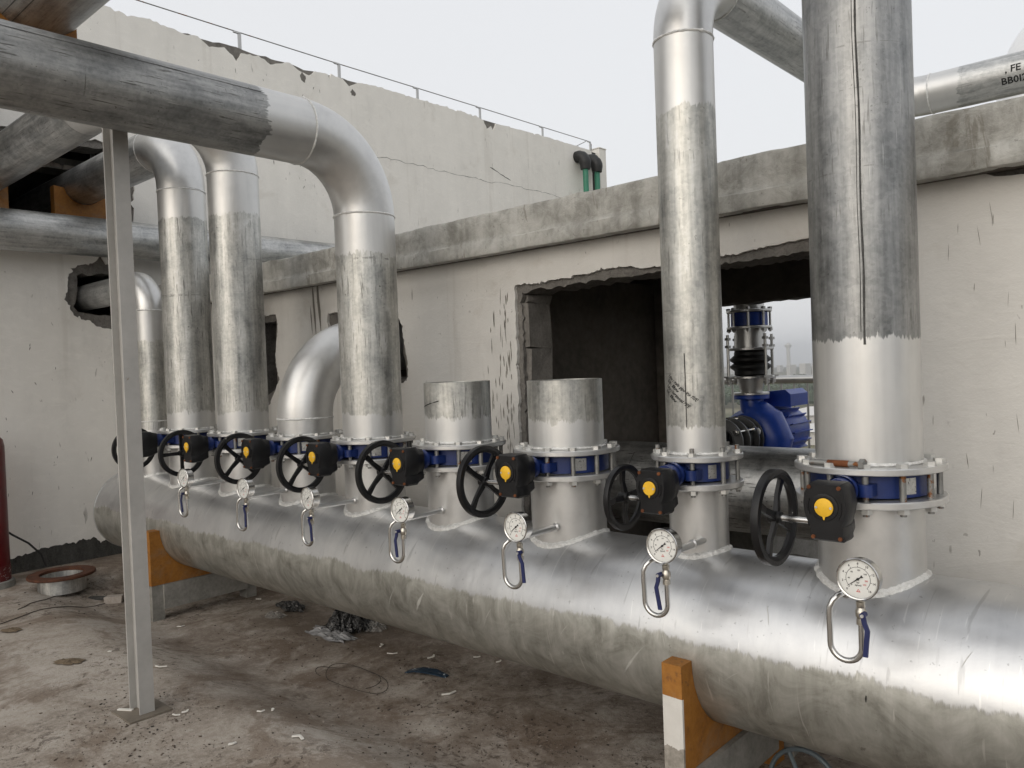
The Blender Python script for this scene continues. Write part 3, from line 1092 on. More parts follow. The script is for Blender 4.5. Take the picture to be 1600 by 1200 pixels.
MT['chalk'] = flat_paint('chalky_scuff', (0.52, 0.515, 0.48), .5, .5, .2)
barrel_mark(1353, 1092, [(0, -.010, .0012), (.0, 0, .0030), (.001, .010, .0014)], 'scratch')
for (px, py, L, w_, sl_) in ((985, 1035, .15, .007, .10), (1037, 1000, .045, .002, -.01), (655, 940, .10, .010, .06), (610, 935, .12, .004, .07), (1145, 1055, .05, .002, .06), (880, 985, .07, .003, .05), (760, 965, .09, .003, .05), (520, 925, .10, .006, .05), (1510, 1030, .05, .0012, .02), (1200, 960, .07, .0012, -.02)):
    barrel_mark(px, py, [(sl_ * (i / 8 - .5) * (1 + .3 * i / 8), L * (i / 8 - .5), w_ * sin(pi * min(1, .06 + i / 8 * .9)) * rnd.uniform(.5, 1.1)) for i in range(9)], 'chalk')
for k, x in RX.items():
    rn = .11 if k in ('R7', 'R0') else .162
    m = MB()
    if k == 'R0':
        z1 = H - .30
    else:
        z1 = ZF0
    m.lathe([(rn, .20), (rn, z1 - ZH)], 56)
    nk = m.obj('neck', 'silver', hdr, (x + 3, 0, 0))
    saddle_bead(rn, .0128, hash(k) % 7).obj('weld_bead', 'weld', nk)
    if k != 'R0':
        ro = .17 if k == 'R7' else .229
        m = MB()
        flange_mesh(m, ro, rn - .01, ZF0 - ZH, ZF1 - ZH)
        m.obj('flange', 'silver', nk)

# ------------------------------------------------------------- butterfly valves
GB = [(-.050, .060), (-.042, .070), (.048, .070), (.056, .060), (.064, .032), (.066, 0), (.060, -.035), (.051, -.055), (.055, -.062), (.057, -.092), (.050, -.100),
      (-.040, -.100), (-.046, -.092), (-.046, -.060), (-.056, -.042), (-.064, -.015), (-.066, .008), (-.062, .038)]


def hexa(m, c, r, h, ph=0.0):
    pts = [(c[0] + r * cos(ph + pi / 3 * i), c[1] + r * sin(ph + pi / 3 * i)) for i in range(6)]
    vs = [(x, y, c[2]) for x, y in pts] + [(x, y, c[2] + h) for x, y in pts]
    m.add(vs, [(5, 4, 3, 2, 1, 0), (6, 7, 8, 9, 10, 11)] + [(i, (i + 1) % 6, (i + 1) % 6 + 6, i + 6) for i in range(6)])


def make_valve(small, label):
    v = thing('butterfly_valve', (0, 0, 0), label, 'valve', 'butterfly valves on the header')
    rb, rp, ro = (.118, .148, .17) if small else (.180, .204, .229)
    zc = (ZF1 + ZF2) / 2
    g0, g1 = ZF1 - zc, ZF2 - zc
    m = MB()
    m.lathe([(rb - .012, g0 + .0015), (rb, g0 + .006), (rb, g1 - .006), (rb - .012, g1 - .0015)], 48)
    body = m.obj('body', 'blue', v)
    for sx in (-1, 1):           # lugs the bolts run through
        m = MB()
        m.box((sx * .052, -rb - .012, -.004), (.052, .05, .036)); m.cyl((sx * .058, -rb - .030, -.022), (sx * .058, -rb - .030, .014), .022, seg=14)
        m.obj('lug', 'blue', body)
    m = MB()
    m.lathe([(rb + .0045, -.026), (rb + .0045, .026)], 48)
    # nameplate: a short bent strip
    a0, a1, n = radians(-42), radians(-26), 6
    m = MB()
    for r_ in (rb + .002,):
        vs = []
        for i in range(n + 1):
            a = a0 + (a1 - a0) * i / n
            vs += [(r_ * cos(a), r_ * sin(a), -.024), (r_ * cos(a), r_ * sin(a), .026)]
        m.add(vs, [(2 * i, 2 * i + 2, 2 * i + 3, 2 * i + 1) for i in range(n)])
    m.obj('nameplate', 'plate', body)
    # stem neck to gearbox
    yf = -.335 if small else -.39
    m = MB()
    m.lathe([(.030, 0), (.034, .02), (.034, .06), (.045, .065), (.045, .085)], 20, Matrix.Translation((0, -rb + .01, -.002)) @ Matrix.Rotation(pi / 2, 4, 'X'))
    m.cyl((0, -rb - .06, -.002), (0, yf + .10, -.002), .040, seg=20)
    m.obj('stem_neck', 'blue', v)
    s = .92 if small else 1.0
    zg = -.030 if small else -.006
    gb = bpy.data.objects.new('gearbox', None)
    m = MB()
    P = [(x * s, z * s) for x, z in GB]
    n = len(P)
    ins = [(x * .93, z * .94) for x, z in P]
    rings = [(ins, 0), (P, .010), (P, .070), ([(x * .9, z * .92) for x, z in P], .082), ([(x * .82, z * .80) for x, z in P], .115)]
    vs, fs = [], []
    for pl_, yy in rings:
        vs += [(x, yy, z) for x, z in pl_]
    for k in range(len(rings) - 1):
        fs += [(k * n + i, k * n + (i + 1) % n, (k + 1) * n + (i + 1) % n, (k + 1) * n + i) for i in range(n)]
    fs += [tuple(range(n - 1, -1, -1)), tuple(range((len(rings) - 1) * n, len(rings) * n))]
    m.add(vs, fs)
    # raised centre boss with lettering rings
    RotF = Matrix.Rotation(pi / 2, 4, 'X')
    m.lathe([(.040 * s, -.001), (.040 * s, .003), (.036 * s, .004), (.030 * s, .004)], 28, RotF)
    for i in range(7):
        for (aa) in (radians(155 + i * 8), radians(-3 + i * 8 - 30)):
            m.box((.049 * s * cos(aa), -.001, .049 * s * sin(aa)), (.003, .004, .009))
    m.cyl((-.05 * s, .045, -.052 * s), (-.062 * s, .045, -.052 * s), .016, seg=14)
    gb = m.obj('gearbox', 'black', v, (0, yf, zg), ang=30)
    for (x, z) in ((-.043, .058), (.043, .058), (-.034, -.088), (.044, -.088)):
        m = MB()
        m.cyl((x * s, .004, z * s), (x * s, -.005, z * s), .0065, .006, 10)
        m.obj('screw', 'rust', gb)
    m = MB()
    m.lathe([(.0005, .0075), (.025 * s, .0075), (.027 * s, .006), (.027 * s, .002)], 28, RotF)
    m.prism([(-.004, -.026 * s), (.004, -.026 * s), (.001, -.036 * s), (-.001, -.036 * s)], -.0065, -.002)
    cap = m.obj('indicator_cap', 'yellow', gb)
    for sx in (-1, 1):
        m = MB()
        m.cyl((sx * .021 * s, -.0070, 0), (sx * .021 * s, -.0098, 0), .0042, .0038, 10)
        m.obj('cap_screw', 'zinc', gb)
    # handwheel, hub at its own origin, axis along x
    R = .1135 if small else .1425
    hw = MB()
    t = .0130 if small else .0158
    sec = [(R + .006, -t * .75), (R + .0075, 0), (R + .006, t * .75), (R - t * .6, t * .9), (R - t * 1.35, t * .35), (R - t * 1.35, -t * .35), (R - t * .6, -t * .9)]
    RY = Matrix.Rotation(pi / 2, 4, 'Y')
    hw.lathe(sec, 56, RY, closed=True)
    hw.lathe([(.008, -.020), (.019, -.018), (.022, 0), (.019, .020), (.009, .022)], 20, RY)
    dx = -.138 if small else -.170
    wheel = hw.obj('handwheel', 'wheel_paint', v, (dx, yf + .045, zg - .052 * s), ang=45)
    for i in range(4):
        a = pi / 4 + i * pi / 2
        m = MB()
        ca, sa = cos(a), sin(a)
        w0, w1 = .0125 * s, .0095 * s
        vs = []
        for (rr, ww, th, off) in ((.012, w0, .007, .004), (R * .5, w1, .006, -.004), (R - t, w0, .006, 0)):
            for (p, q) in ((-1, -1), (1, -1), (1, 1), (-1, 1)):
                y, z = rr * ca - p * ww * sa, rr * sa + p * ww * ca
                vs.append((off + q * th, y, z))
        m.add(vs, [(0, 1, 5, 4), (1, 2, 6, 5), (2, 3, 7, 6), (3, 0, 4, 7), (4, 5, 9, 8), (5, 6, 10, 9), (6, 7, 11, 10), (7, 4, 8, 11), (8, 9, 10, 11), (3, 2, 1, 0)])
        m.obj('spoke', 'wheel_paint', wheel, smooth=False)
    m = MB()
    m.cyl((dx - .012, yf + .045, zg - .052 * s), (-.05, yf + .045, zg - .052 * s), .0095, seg=18)
    m.obj('shaft', 'steel', v)
    # flange bolts
    nb = 8 if small else 12
    bm_ = MB()
    top, bot = ZF3 - zc, ZF0 - zc
    bm_.cyl((0, 0, bot - .024), (0, 0, top + (.030 if small else .004)), .0085 if small else .0098, seg=10)
    hb = MB()
    hexa(hb, (0, 0, top), .0165 if small else .0185, .0135, .2)
    nb_ = MB()
    hexa(nb_, (0, 0, bot - .016), .0165 if small else .0185, .016, .5)
    me_r, me_h, me_n = bm_.mesh('bolt', 'rod'), hb.mesh('bolt_head', 'zinc', False), nb_.mesh('nut', 'zinc', False)
    for i in range(nb):
        a = 2 * pi * (i + .5) / nb
        if abs(((a + pi / 2 + pi) % (2 * pi)) - pi) < .05:
            continue
        b = link('bolt', me_r, v, (rp * cos(a), rp * sin(a), 0), (0, 0, a * 3.7))
        link('bolt_head', me_h, b)
        link('nut', me_n, b)
    return v


VL = dict(
    R1='butterfly valve with black gear hidden behind the grey steel post',
    R2='butterfly valve with black handwheel directly right of the steel post',
    R3='butterfly valve with black handwheel below the short elbow going into the wall',
    R4='butterfly valve with black handwheel below the riser of the overhead pipe',
    R5='butterfly valve with black handwheel below the stub scratched with a slanted line',
    R6='butterfly valve with black handwheel below the stub in front of the doorway',
    R7='small butterfly valve with chipped black handwheel below the slim riser with handwriting',
    R8='butterfly valve with scuffed black handwheel below the widely painted thick riser')
zv = (ZF1 + ZF2) / 2
v0 = make_valve(False, VL['R8'])
v0.location = (RX['R8'], Y0, zv)
vs_ = make_valve(True, VL['R7'])
vs_.location = (RX['R7'], Y0, zv)
VALVES = {'R8': v0, 'R7': vs_}
for k in ('R6', 'R5', 'R4', 'R3', 'R2', 'R1'):
    c = copy_tree(v0)
    c['label'] = VL[k]
    c.location = (RX[k], Y0, zv)
    VALVES[k] = c
rots = dict(R8=.35, R7=-.72, R6=.18, R5=.05, R4=.12, R3=.02, R2=.80, R1=.4)
for k, v in VALVES.items():
    for ch in v.children:
        if ch.name.startswith('handwheel'):
            ch.rotation_euler = (rots[k], 0, 0)
        if k == 'R8' and ch.name.split('.')[0] in ('handwheel', 'gearbox', 'shaft'):
            ch.location.z -= .026

# ------------------------------------------------------------- risers
RISERS = {}
RL = dict(
    R0='slim galvanised riser behind the steel post, its elbow going into a broken wall hole',
    R1='galvanised riser with elbow running back over an orange saddle into the wall opening',
    R2='galvanised riser turning behind the thick overhead pipe',
    R3='short silver elbow curving from its flange into a hole in the wall',
    R4='galvanised riser bending into the thick overhead pipe above the steel post',
    R5='open cut-off pipe stub with a slanted black scratch',
    R6='open cut-off pipe stub in front of the dark doorway',
    R7='slim galvanised riser with black handwriting, bending over the roof edge',
    R8='thick galvanised riser with a dark lengthwise seam and wide silver-painted foot')


def zl(px, py, y=2.56):        # height of a pixel on the front of the risers
    return at_y(px, py, y).z


def riser(k, r, z_top, mat, cap_open=False):
    t = thing('riser_pipe', (RX[k], Y0, ZF2), RL[k], 'pipe', 'pipes rising from the header')
    m = MB()
    z0, z1 = 0.002, z_top - ZF2
    n = max(2, int((z1 - z0) / .12))
    if cap_open:
        m.lathe([(r, z0), (r, z1 * .5), (r, z1), (r - .008, z1 + .001), (r - .008, z0)], 64)
    else:
        m.sweep([(0, 0, z0 + (z1 - z0) * i / n) for i in range(n + 1)], r, 64, False)
    m.obj('pipe', mat, t)
    if k != 'R0':
        m = MB()
        flange_mesh(m, .17 if r < .13 else .229, r - .012, 0, ZF3 - ZF2)
        m.obj('flange', 'silver', t)
        ring_bead(r + .001, ZF3 - ZF2 + .004, .007, 72, .4, len(k) + r * 31 + RX[k]).obj('weld_bead', 'weld', t)
    RISERS[k] = t
    return t


def bead(t, c, axis, r, key, rad=.005, name='weld_bead', mat='weld'):
    M_ = Matrix.Translation(c)
    if axis == 'y': M_ = M_ @ Matrix.Rotation(pi / 2, 4, 'X')
    if axis == 'x': M_ = M_ @ Matrix.Rotation(pi / 2, 4, 'Y')
    ring_bead(r, 0, rad, 80, .5, key, M_).obj(name, mat, t)


def seam(t, pts, normal_r, wd, mat='seam'):
    pass


def vseam(t, r, ang, z0, z1, wd, h=.0015, wob=.002, mat='seam', name='seam'):
    m = MB()
    n = max(3, int((z1 - z0) / .05))
    vs = []
    for i in range(n + 1):
        z = z0 + (z1 - z0) * i / n
        ac = ang + wob / r * noise.noise(Vector((z * 4, ang, 1))) * 2
        wl = wd * (.6 + .8 * abs(noise.noise(Vector((z * 9, ang, 5)))))
        for d in (-1, 1):
            vs.append(((r + h) * cos(ac + d * wl / r / 2), (r + h) * sin(ac + d * wl / r / 2), z))
    m.add(vs, [(2 * i, 2 * i + 1, 2 * i + 3, 2 * i + 2) for i in range(n)])
    m.obj(name, mat, t, smooth=False)


BIG, SMALL = .162, .110
RUN = 0.39     # bend radius of the large elbows
# R8: straight up out of the picture
z8 = zl(1358, 528)
t = riser('R8', BIG, H + 2.6, metal_pipe('galvanised_riser_wide_band', 'z', [(-1, z8 - ZF2)], .56, 0, .45))
vseam(t, BIG, radians(-72), z8 - ZF2 - .02, 2.9, .008)
vseam(t, BIG, radians(-75.5), z8 - ZF2 + .02, 2.9, .0026, mat='scratch')
# R7
z7a, z7b = zl(1088, 668, 2.6), zl(1065, 165, 2.6)
zt7 = H + 1.20
t = riser('R7', SMALL, zt7, metal_pipe('galvanised_riser_slim', 'z', [(-1, z7a - ZF2), (z7b - ZF2, 9)], .92, .9, .40))
vseam(t, SMALL, radians(-78), z7a - ZF2, z7b - ZF2 - .9, .004, mat='scratch')
r7r = .27
e = zt7 - ZF2
m = MB()
m.sweep(arc((0, r7r, e), r7r, pi, pi / 2, 16, EY, EZ), SMALL, 48, False)
m.obj('elbow', 'silver', t)
zr = e + r7r
y_end = 5.03 - Y0
m = MB()
m.sweep([(0, r7r + (y_end - .27 - r7r) * i / 8, zr) for i in range(9)], SMALL, 48, False)
m.obj('run', 'galv_y', t)
m = MB()
m.sweep(arc((.27, y_end - .27, zr), .27, pi, pi / 2, 14, EX, EY), SMALL, 48, False)
m.obj('elbow', 'silver', t)
xpm = metal_pipe('galvanised_roof_run', 'x', [(-1, .42)], .92, .2, .4)
m = MB()
m.sweep([(.27 + 4.2 * i / 24, y_end, zr) for i in range(25)], SMALL, 48, False)
run7 = m.obj('run', xpm, t)
bead(t, (0, 0, e), 'z', SMALL, 3)
bead(t, (0, r7r, zr), 'y', SMALL, 4, .004)
bead(t, (.27, y_end, zr), 'x', SMALL, 5, .004)
# stencilled letters on the roof run
m = MB()


def wrap_text(m, body, size, place):
    pts, fs = text_pts(body, size)
    m.add([place(a, b) for a, b in pts], fs)


xs_ = at_y(1572, 130, 4.95).x - RX['R7']
for body, x0, off in ((', FE', xs_, .040), ('BB0I2', xs_ - .02, -.018)):
    def place(a, b, x0=x0, off=off):
        th = radians(-28) + (off + b) / SMALL
        rr = SMALL + .0015
        return (x0 + a, y_end - rr * cos(th), zr + rr * sin(th))
    wrap_text(m, body, .050, place)
m.obj('stencil', 'ink', t, smooth=False)
# handwriting on the slim riser
m = MB()
a_c = radians(-90 - 34)
for i, body in enumerate(('10m : main pipe line PIPE', '55t : Elbow', '10m : horizontal PIPE', '55t : Elbow')):
    def place(a, b, i=i):
        ca, sa = cos(radians(-40)), sin(radians(-40))
        s0 = -.030 - i * .006
        z0 = .315 - i * .0185
        a2 = a * .82 + b * .28
        q = (s0 + a2 * ca - b * sa, z0 + a2 * sa + b * ca + .0012 * sin(a * 400))
        th = radians(-103) + q[0] / SMALL
        return ((SMALL + .0012) * cos(th), (SMALL + .0012) * sin(th), q[1])
    wrap_text(m, body, .0180, place)
for (s0, z0, L) in ((-.060, .235, .030), (-.062, .226, .018)):
    vs = []
    for j in range(6):
        th = radians(-103) + (s0 + L * j / 5 * .77) / SMALL
        for d in (0, .0016):
            vs.append(((SMALL + .0012) * cos(th), (SMALL + .0012) * sin(th), z0 - L * j / 5 * .64 + d))
    m.add(vs, [(2 * j, 2 * j + 2, 2 * j + 3, 2 * j + 1) for j in range(5)])
m.obj('handwriting', 'ink', t, smooth=False)
# R6, R5 stubs
z6, z5 = zl(884, 661), zl(714, 653)
t = riser('R6', BIG, H - .058, metal_pipe('galvanised_stub_doorway', 'z', [(-1, z6 - ZF2)], .88, .8, .35), True)
t = riser('R5', BIG, H - .056, metal_pipe('galvanised_stub_scratched', 'z', [(-1, z5 - ZF2)], .88, .8, .6), True)
m = MB()
vs = []
for i in range(13):
    th = radians(-160 + 6.6 * i * 1.05)
    z = .175 + .050 * i / 12
    hw_ = .0028 * (1.0 if i % 5 else .3)
    for d in (-1, 1):
        vs.append(((BIG + .001) * cos(th), (BIG + .001) * sin(th), z + d * hw_))
m.add(vs, [(2 * i, 2 * i + 2, 2 * i + 3, 2 * i + 1) for i in range(12)])
m.obj('scratch', 'scratch', t, smooth=False)
# R4 and the overhead pipe
z4a, z4b = zl(583, 648), zl(570, 392)
zs4 = H + 1.235 - RUN
t = riser('R4', BIG, zs4, metal_pipe('galvanised_riser_overhead', 'z', [(-1, z4a - ZF2), (z4b - ZF2, 9)], .92, .8, .65))
e = zs4 - ZF2
m = MB()
m.sweep(arc((0, -RUN, e), RUN, 0, pi / 2, 20, EY, EZ), BIG, 56, False)
m.obj('elbow', 'silver', t)
m = MB()
m.sweep([(0, -RUN - 3.6 * i / 24, e + RUN) for i in range(25)], BIG, 64, False)
ov = m.obj('overhead_run', metal_pipe('galvanised_overhead', 'y', [(-RUN - .26, 0)], .60, .2, .75), t)
bead(t, (0, 0, e), 'z', BIG, 12, .0055)
bead(t, (0, -RUN, e + RUN), 'y', BIG, 14, .0055)
m = MB()    # lengthwise seam on the overhead run
vs = []
for i in range(41):
    y = -RUN - .28 - 3.3 * i / 40
    th = radians(38) + .02 * noise.noise(Vector((y * 3, 0, 0)))
    wl = .006 * (.5 + abs(noise.noise(Vector((y * 7, 3, 0)))))
    for d in (-1, 1):
        vs.append(((BIG + .0012) * cos(th + d * wl / BIG / 2), y, e + RUN + (BIG + .0012) * sin(th + d * wl / BIG / 2)))
m.add(vs, [(2 * i, 2 * i + 1, 2 * i + 3, 2 * i + 2) for i in range(40)])
m.obj('seam', 'seam', t, smooth=False)
# R3 short elbow into the wall
zs3 = H - .25
R3R = .43
t = riser('R3', BIG, zs3, 'silver')
e = zs3 - ZF2
m = MB()
m.sweep(arc((0, R3R, e), R3R, pi, pi / 2, 22, EY, EZ) + [Vector((0, R3R + .7, e + R3R))], BIG, 56, False)
m.obj('elbow', 'silver', t)
bead(t, (0, 0, e), 'z', BIG, 21, .006)
# R2: up, towards the deck, then back over the wall opening
z2a, z2b = zl(380, 645), zl(360, 330)
zs2 = H + 1.325
t = riser('R2', BIG, zs2, metal_pipe('galvanised_riser_second', 'z', [(-1, z2a - ZF2), (z2b - ZF2, 9)], .90, .7, .5))
e = zs2 - ZF2
y2 = 1.943 - Y0
R2 = .375
m = MB()
m.sweep(arc((0, -R2, e), R2, 0, pi / 2, 16, EY, EZ), BIG, 48, False)
m.obj('elbow', 'silver', t)
m = MB()
m.sweep(arc((-R2, y2 + R2, e + R2), R2, 0, -pi / 2, 16, EX, EY), BIG, 48, False)
m.obj('elbow', 'silver', t)
m = MB()
m.sweep([(-R2 - 3.8 * i / 20, y2, e + R2) for i in range(21)], BIG, 48, False)
m.obj('run', 'galv_x', t)
bead(t, (0, 0, e), 'z', BIG, 24)
# R1
z1a, z1b = zl(298, 645), zl(285, 332)
zs1 = H + 1.345
t = riser('R1', BIG, zs1, metal_pipe('galvanised_riser_first', 'z', [(-1, z1a - ZF2), (z1b - ZF2, 9)], .88, .7, .6))
e = zs1 - ZF2
m = MB()
m.sweep(arc((-R2, 0, e), R2, 0, pi / 2, 18, EX, EZ), BIG, 48, False)
m.obj('elbow', 'silver', t)
m = MB()
m.sweep([(-R2 - 3.4 * i / 20, 0, e + R2) for i in range(21)], BIG, 48, False)
m.obj('run', 'galv_x', t)
bead(t, (0, 0, e), 'z', BIG, 27)
bead(t, (-R2, 0, e + R2), 'x', BIG, 28, .004)
zr1 = zs1 + R2
# R0
zs0 = H + .545
t = riser('R0', SMALL, zs0, metal_pipe('galvanised_riser_behind_post', 'z', [(-1, -.4), (.68, 9)], 1.0, .9, .4))
t.location.z = ZF2
e = zs0 - ZF2
m = MB()
m.sweep(arc((-.21, 0, e), .21, 0, pi / 2, 16, EX, EZ), SMALL, 40, False)
m.obj('elbow', 'silver', t)
m = MB()
m.sweep([(-.21 - 1.35 * i / 8, 0, e + .21) for i in range(9)], SMALL, 40, False)
m.obj('run', 'galv_x', t)
bead(t, (0, 0, e), 'z', SMALL, 31, .005)
bead(t, (0, 0, H - .30 - ZF2), 'z', SMALL, 33, .005)

# pipe along the tall wall, resting on the plant room roof
wpipe = thing('wall_pipe', (-7.01, 2, H + 1.222), 'long galvanised pipe running along the tall wall onto the low roof', 'pipe')
m = MB()
m.sweep([(0, -3.5 + 7.2 * i / 30, 0) for i in range(31)], .16, 48, True)
m.obj('pipe', metal_pipe('galvanised_wall_run', 'y', (), .82, .1, .4), wpipe)
m = MB()
m.box((0, 1.62, -.26), (.30, .14, .22))
m.obj('bearer', 'concrete', wpipe, smooth=False)

# high pipe across the top left corner
hp = thing('high_pipe', (-5.2, 1.55, H + 2.17), 'large dark galvanised pipe passing high above the overhead pipe', 'pipe')
m = MB()
m.sweep([(-3.2 + 7.5 * i / 20, 0, 0) for i in range(21)], .27, 56, True)
m.obj('pipe', metal_pipe('galvanised_high_run', 'x', (), .62, .1, .4), hp)
for th in (-128, -117):
    m = MB()
    vs = []
    for i in range(31):
        x = -3.1 + 7.2 * i / 30
        for d in (-1, 1):
            q = radians(th) + d * .010
            vs.append((x, .2715 * cos(q), .2715 * sin(q)))
    m.add(vs, [(2 * i, 2 * i + 1, 2 * i + 3, 2 * i + 2) for i in range(30)])
    m.obj('seam', 'seam', hp, smooth=False)


# ------------------------------------------------------------- saddles
def saddle_poly(r, zc, top, w0, w1, base, n=20):
    """front outline in (y, z): block with a round cradle"""
    a = math.acos(min(1, max(-1, (zc - top) / r)))
    pts = [(-w1, base), (-w0, top)]
    ys = r * sin(a)
    for i in range(n + 1):
        q = -a + 2 * a * i / n
        pts.append((r * sin(q), zc - r * cos(q)))
    pts += [(w0, top), (w1, base)]
    return pts


def add_saddle(name, x, thick, mat, label, leg_out=0.0):
    fz = -.15
    s = thing(name, (x, Y0, fz), label, 'pipe saddle')
    zc = ZH - fz
    pol = saddle_poly(RH + .002, zc, H - 1.02 - fz, .385, .385, .26)
    m = MB()
    # split into left and right horns plus base to stay convex enough
    M_ = Matrix.Rotation(pi / 2, 4, 'Z')
    n = len(pol)
    vs = [(-thick / 2, a, b) for a, b in pol] + [(thick / 2, a, b) for a, b in pol]
    # strips: from cradle curve down to the base line
    fs = []
    top_pts = list(range(1, n - 1))
    base_y = [pol[i][0] for i in top_pts]
    o = len(vs)
    bz = .26
    for sgn, off in ((-thick / 2, 0), (thick / 2, 1)):
        vs += [(sgn, yy, bz) for yy in base_y]
    L = len(top_pts)
    for i in range(L - 1):
        a, b = top_pts[i], top_pts[i + 1]
        fs.append((a, o + i, o + i + 1, b))
        fs.append((a + n, b + n, o + L + i + 1, o + L + i))
        fs.append((a, b, b + n, a + n))
        fs.append((o + i, o + L + i, o + L + i + 1, o + i + 1))
    fs.append((top_pts[0], top_pts[0] + n, o + L, o))
    fs.append((top_pts[-1], o + L - 1, o + 2 * L - 1, top_pts[-1] + n))
    m.add(vs, fs)
    o_ = m.obj('cradle', mat, s, smooth=False)
    tri_fix(o_.data)
    m = MB()
    m.box((-.005, 0, .175), (thick + .05, .62, .166))
    m.obj('beam', 'concrete', s, smooth=False)
    for sg in (-1, 1):
        m = MB()
        m.box((0, sg * .345, .128), (thick + .012, .082, .258), jit=.002)
        m.obj('leg', mat if mat == 'orange_patch' else 'concrete', s, smooth=False)
    return s


add_saddle('pipe_saddle', -1.417, .075, 'orange_patch', 'orange pipe saddle with white-painted front end under the header')
add_saddle('pipe_saddle', -5.50, .085, 'orange', 'plain orange pipe saddle under the header beyond the steel post')


def small_saddle(loc, r, axis, label, w=.26, h=.2, thick=.09):
    s = thing('pipe_saddle', loc, label, 'pipe saddle')
    m = MB()
    n = 14
    vs, fs = [], []
    zc = h + .03
    lim = min(w, r * .985)
    ysn = ([-w] if w > lim + .01 else []) + [-lim + 2 * lim * i / n for i in range(n + 1)] + ([w] if w > lim + .01 else [])
    for sg in (-1, 1):
        for yy in ysn:
            zt = h if abs(yy) > lim + .005 else zc - sqrt(max(0, (r + .002) ** 2 - yy * yy))
            for z in (0, max(.02, min(h, zt))):
                p = (sg * thick / 2, yy, z) if axis == 'x' else (yy, sg * thick / 2, z)
                vs.append(p)
    k = len(ysn)
    for i in range(k - 1):
        a = 2 * i
        fs += [(a, a + 2, a + 3, a + 1), (2 * k + a, 2 * k + a + 1, 2 * k + a + 3, 2 * k + a + 2), (a + 1, a + 3, 2 * k + a + 3, 2 * k + a + 1), (a, 2 * k + a, 2 * k + a + 2, a + 2)]
    fs += [(0, 1, 2 * k + 1, 2 * k), (2 * k - 2, 4 * k - 2, 4 * k - 1, 2 * k - 1)]
    m.add(vs, fs)
    o = m.obj('cradle', 'orange', s, smooth=False)
    tri_fix(o.data)
    return s


zsb = z_ob + .02
small_saddle((XL - .14, Y0, zsb), .165, 'x', 'orange saddle on the sill of the wall opening under the first riser run', .24, zr1 - zsb - .03)
small_saddle((XL - .14, 1.943, zsb), .165, 'x', 'orange saddle on the sill of the wall opening under the second riser run', .175, zs2 + R2 - zsb - .03)
s = small_saddle((-4.80, 1.55, H + 1.558), .27, 'x', 'orange saddle under the high pipe behind the overhead pipe', .20, .582)

# ------------------------------------------------------------- steel post
pb = on_floor(219, 1121)
post = thing('steel_post', (pb.x - .055, pb.y + .033, pb.z), 'grey painted H-section steel post standing on a square base plate', 'post')
hp_ = H + 1.38 - pb.z
m = MB()
m.box((.0515, 0, hp_ / 2 + .006), (.008, .066, hp_)); m.obj('flange', 'post', post, smooth=False)
m = MB()
m.box((-.0515, 0, hp_ / 2 + .006), (.008, .066, hp_)); m.obj('flange', 'post', post, smooth=False)
m = MB()
m.box((0, 0, hp_ / 2 + .006), (.096, .007, hp_)); m.obj('web', 'post', post, smooth=False)
m = MB()
m.box((0, 0, .003), (.20, .19, .012)); m.obj('base_plate', flat_paint('base_plate_grime', (0.17, 0.145, 0.115), .7, .1, .3), post, smooth=False)
m = MB()
m.add([(x_, y_, z_ + dz_) for x_, z_ in ((.04, hp_ + .006), (-1.14, hp_ + .125)) for y_ in (-.03, .03) for dz_ in (0, .05)],
      [(0, 1, 3, 2), (4, 6, 7, 5), (0, 4, 5, 1), (2, 3, 7, 6), (1, 5, 7, 3), (0, 2, 6, 4)])
m.obj('arm', 'post', post, smooth=False)
m = MB()
m.box((.07, 0, H + 1.235 - pb.z), (.03, .09, .10)); m.obj('bracket', 'post', post, smooth=False)

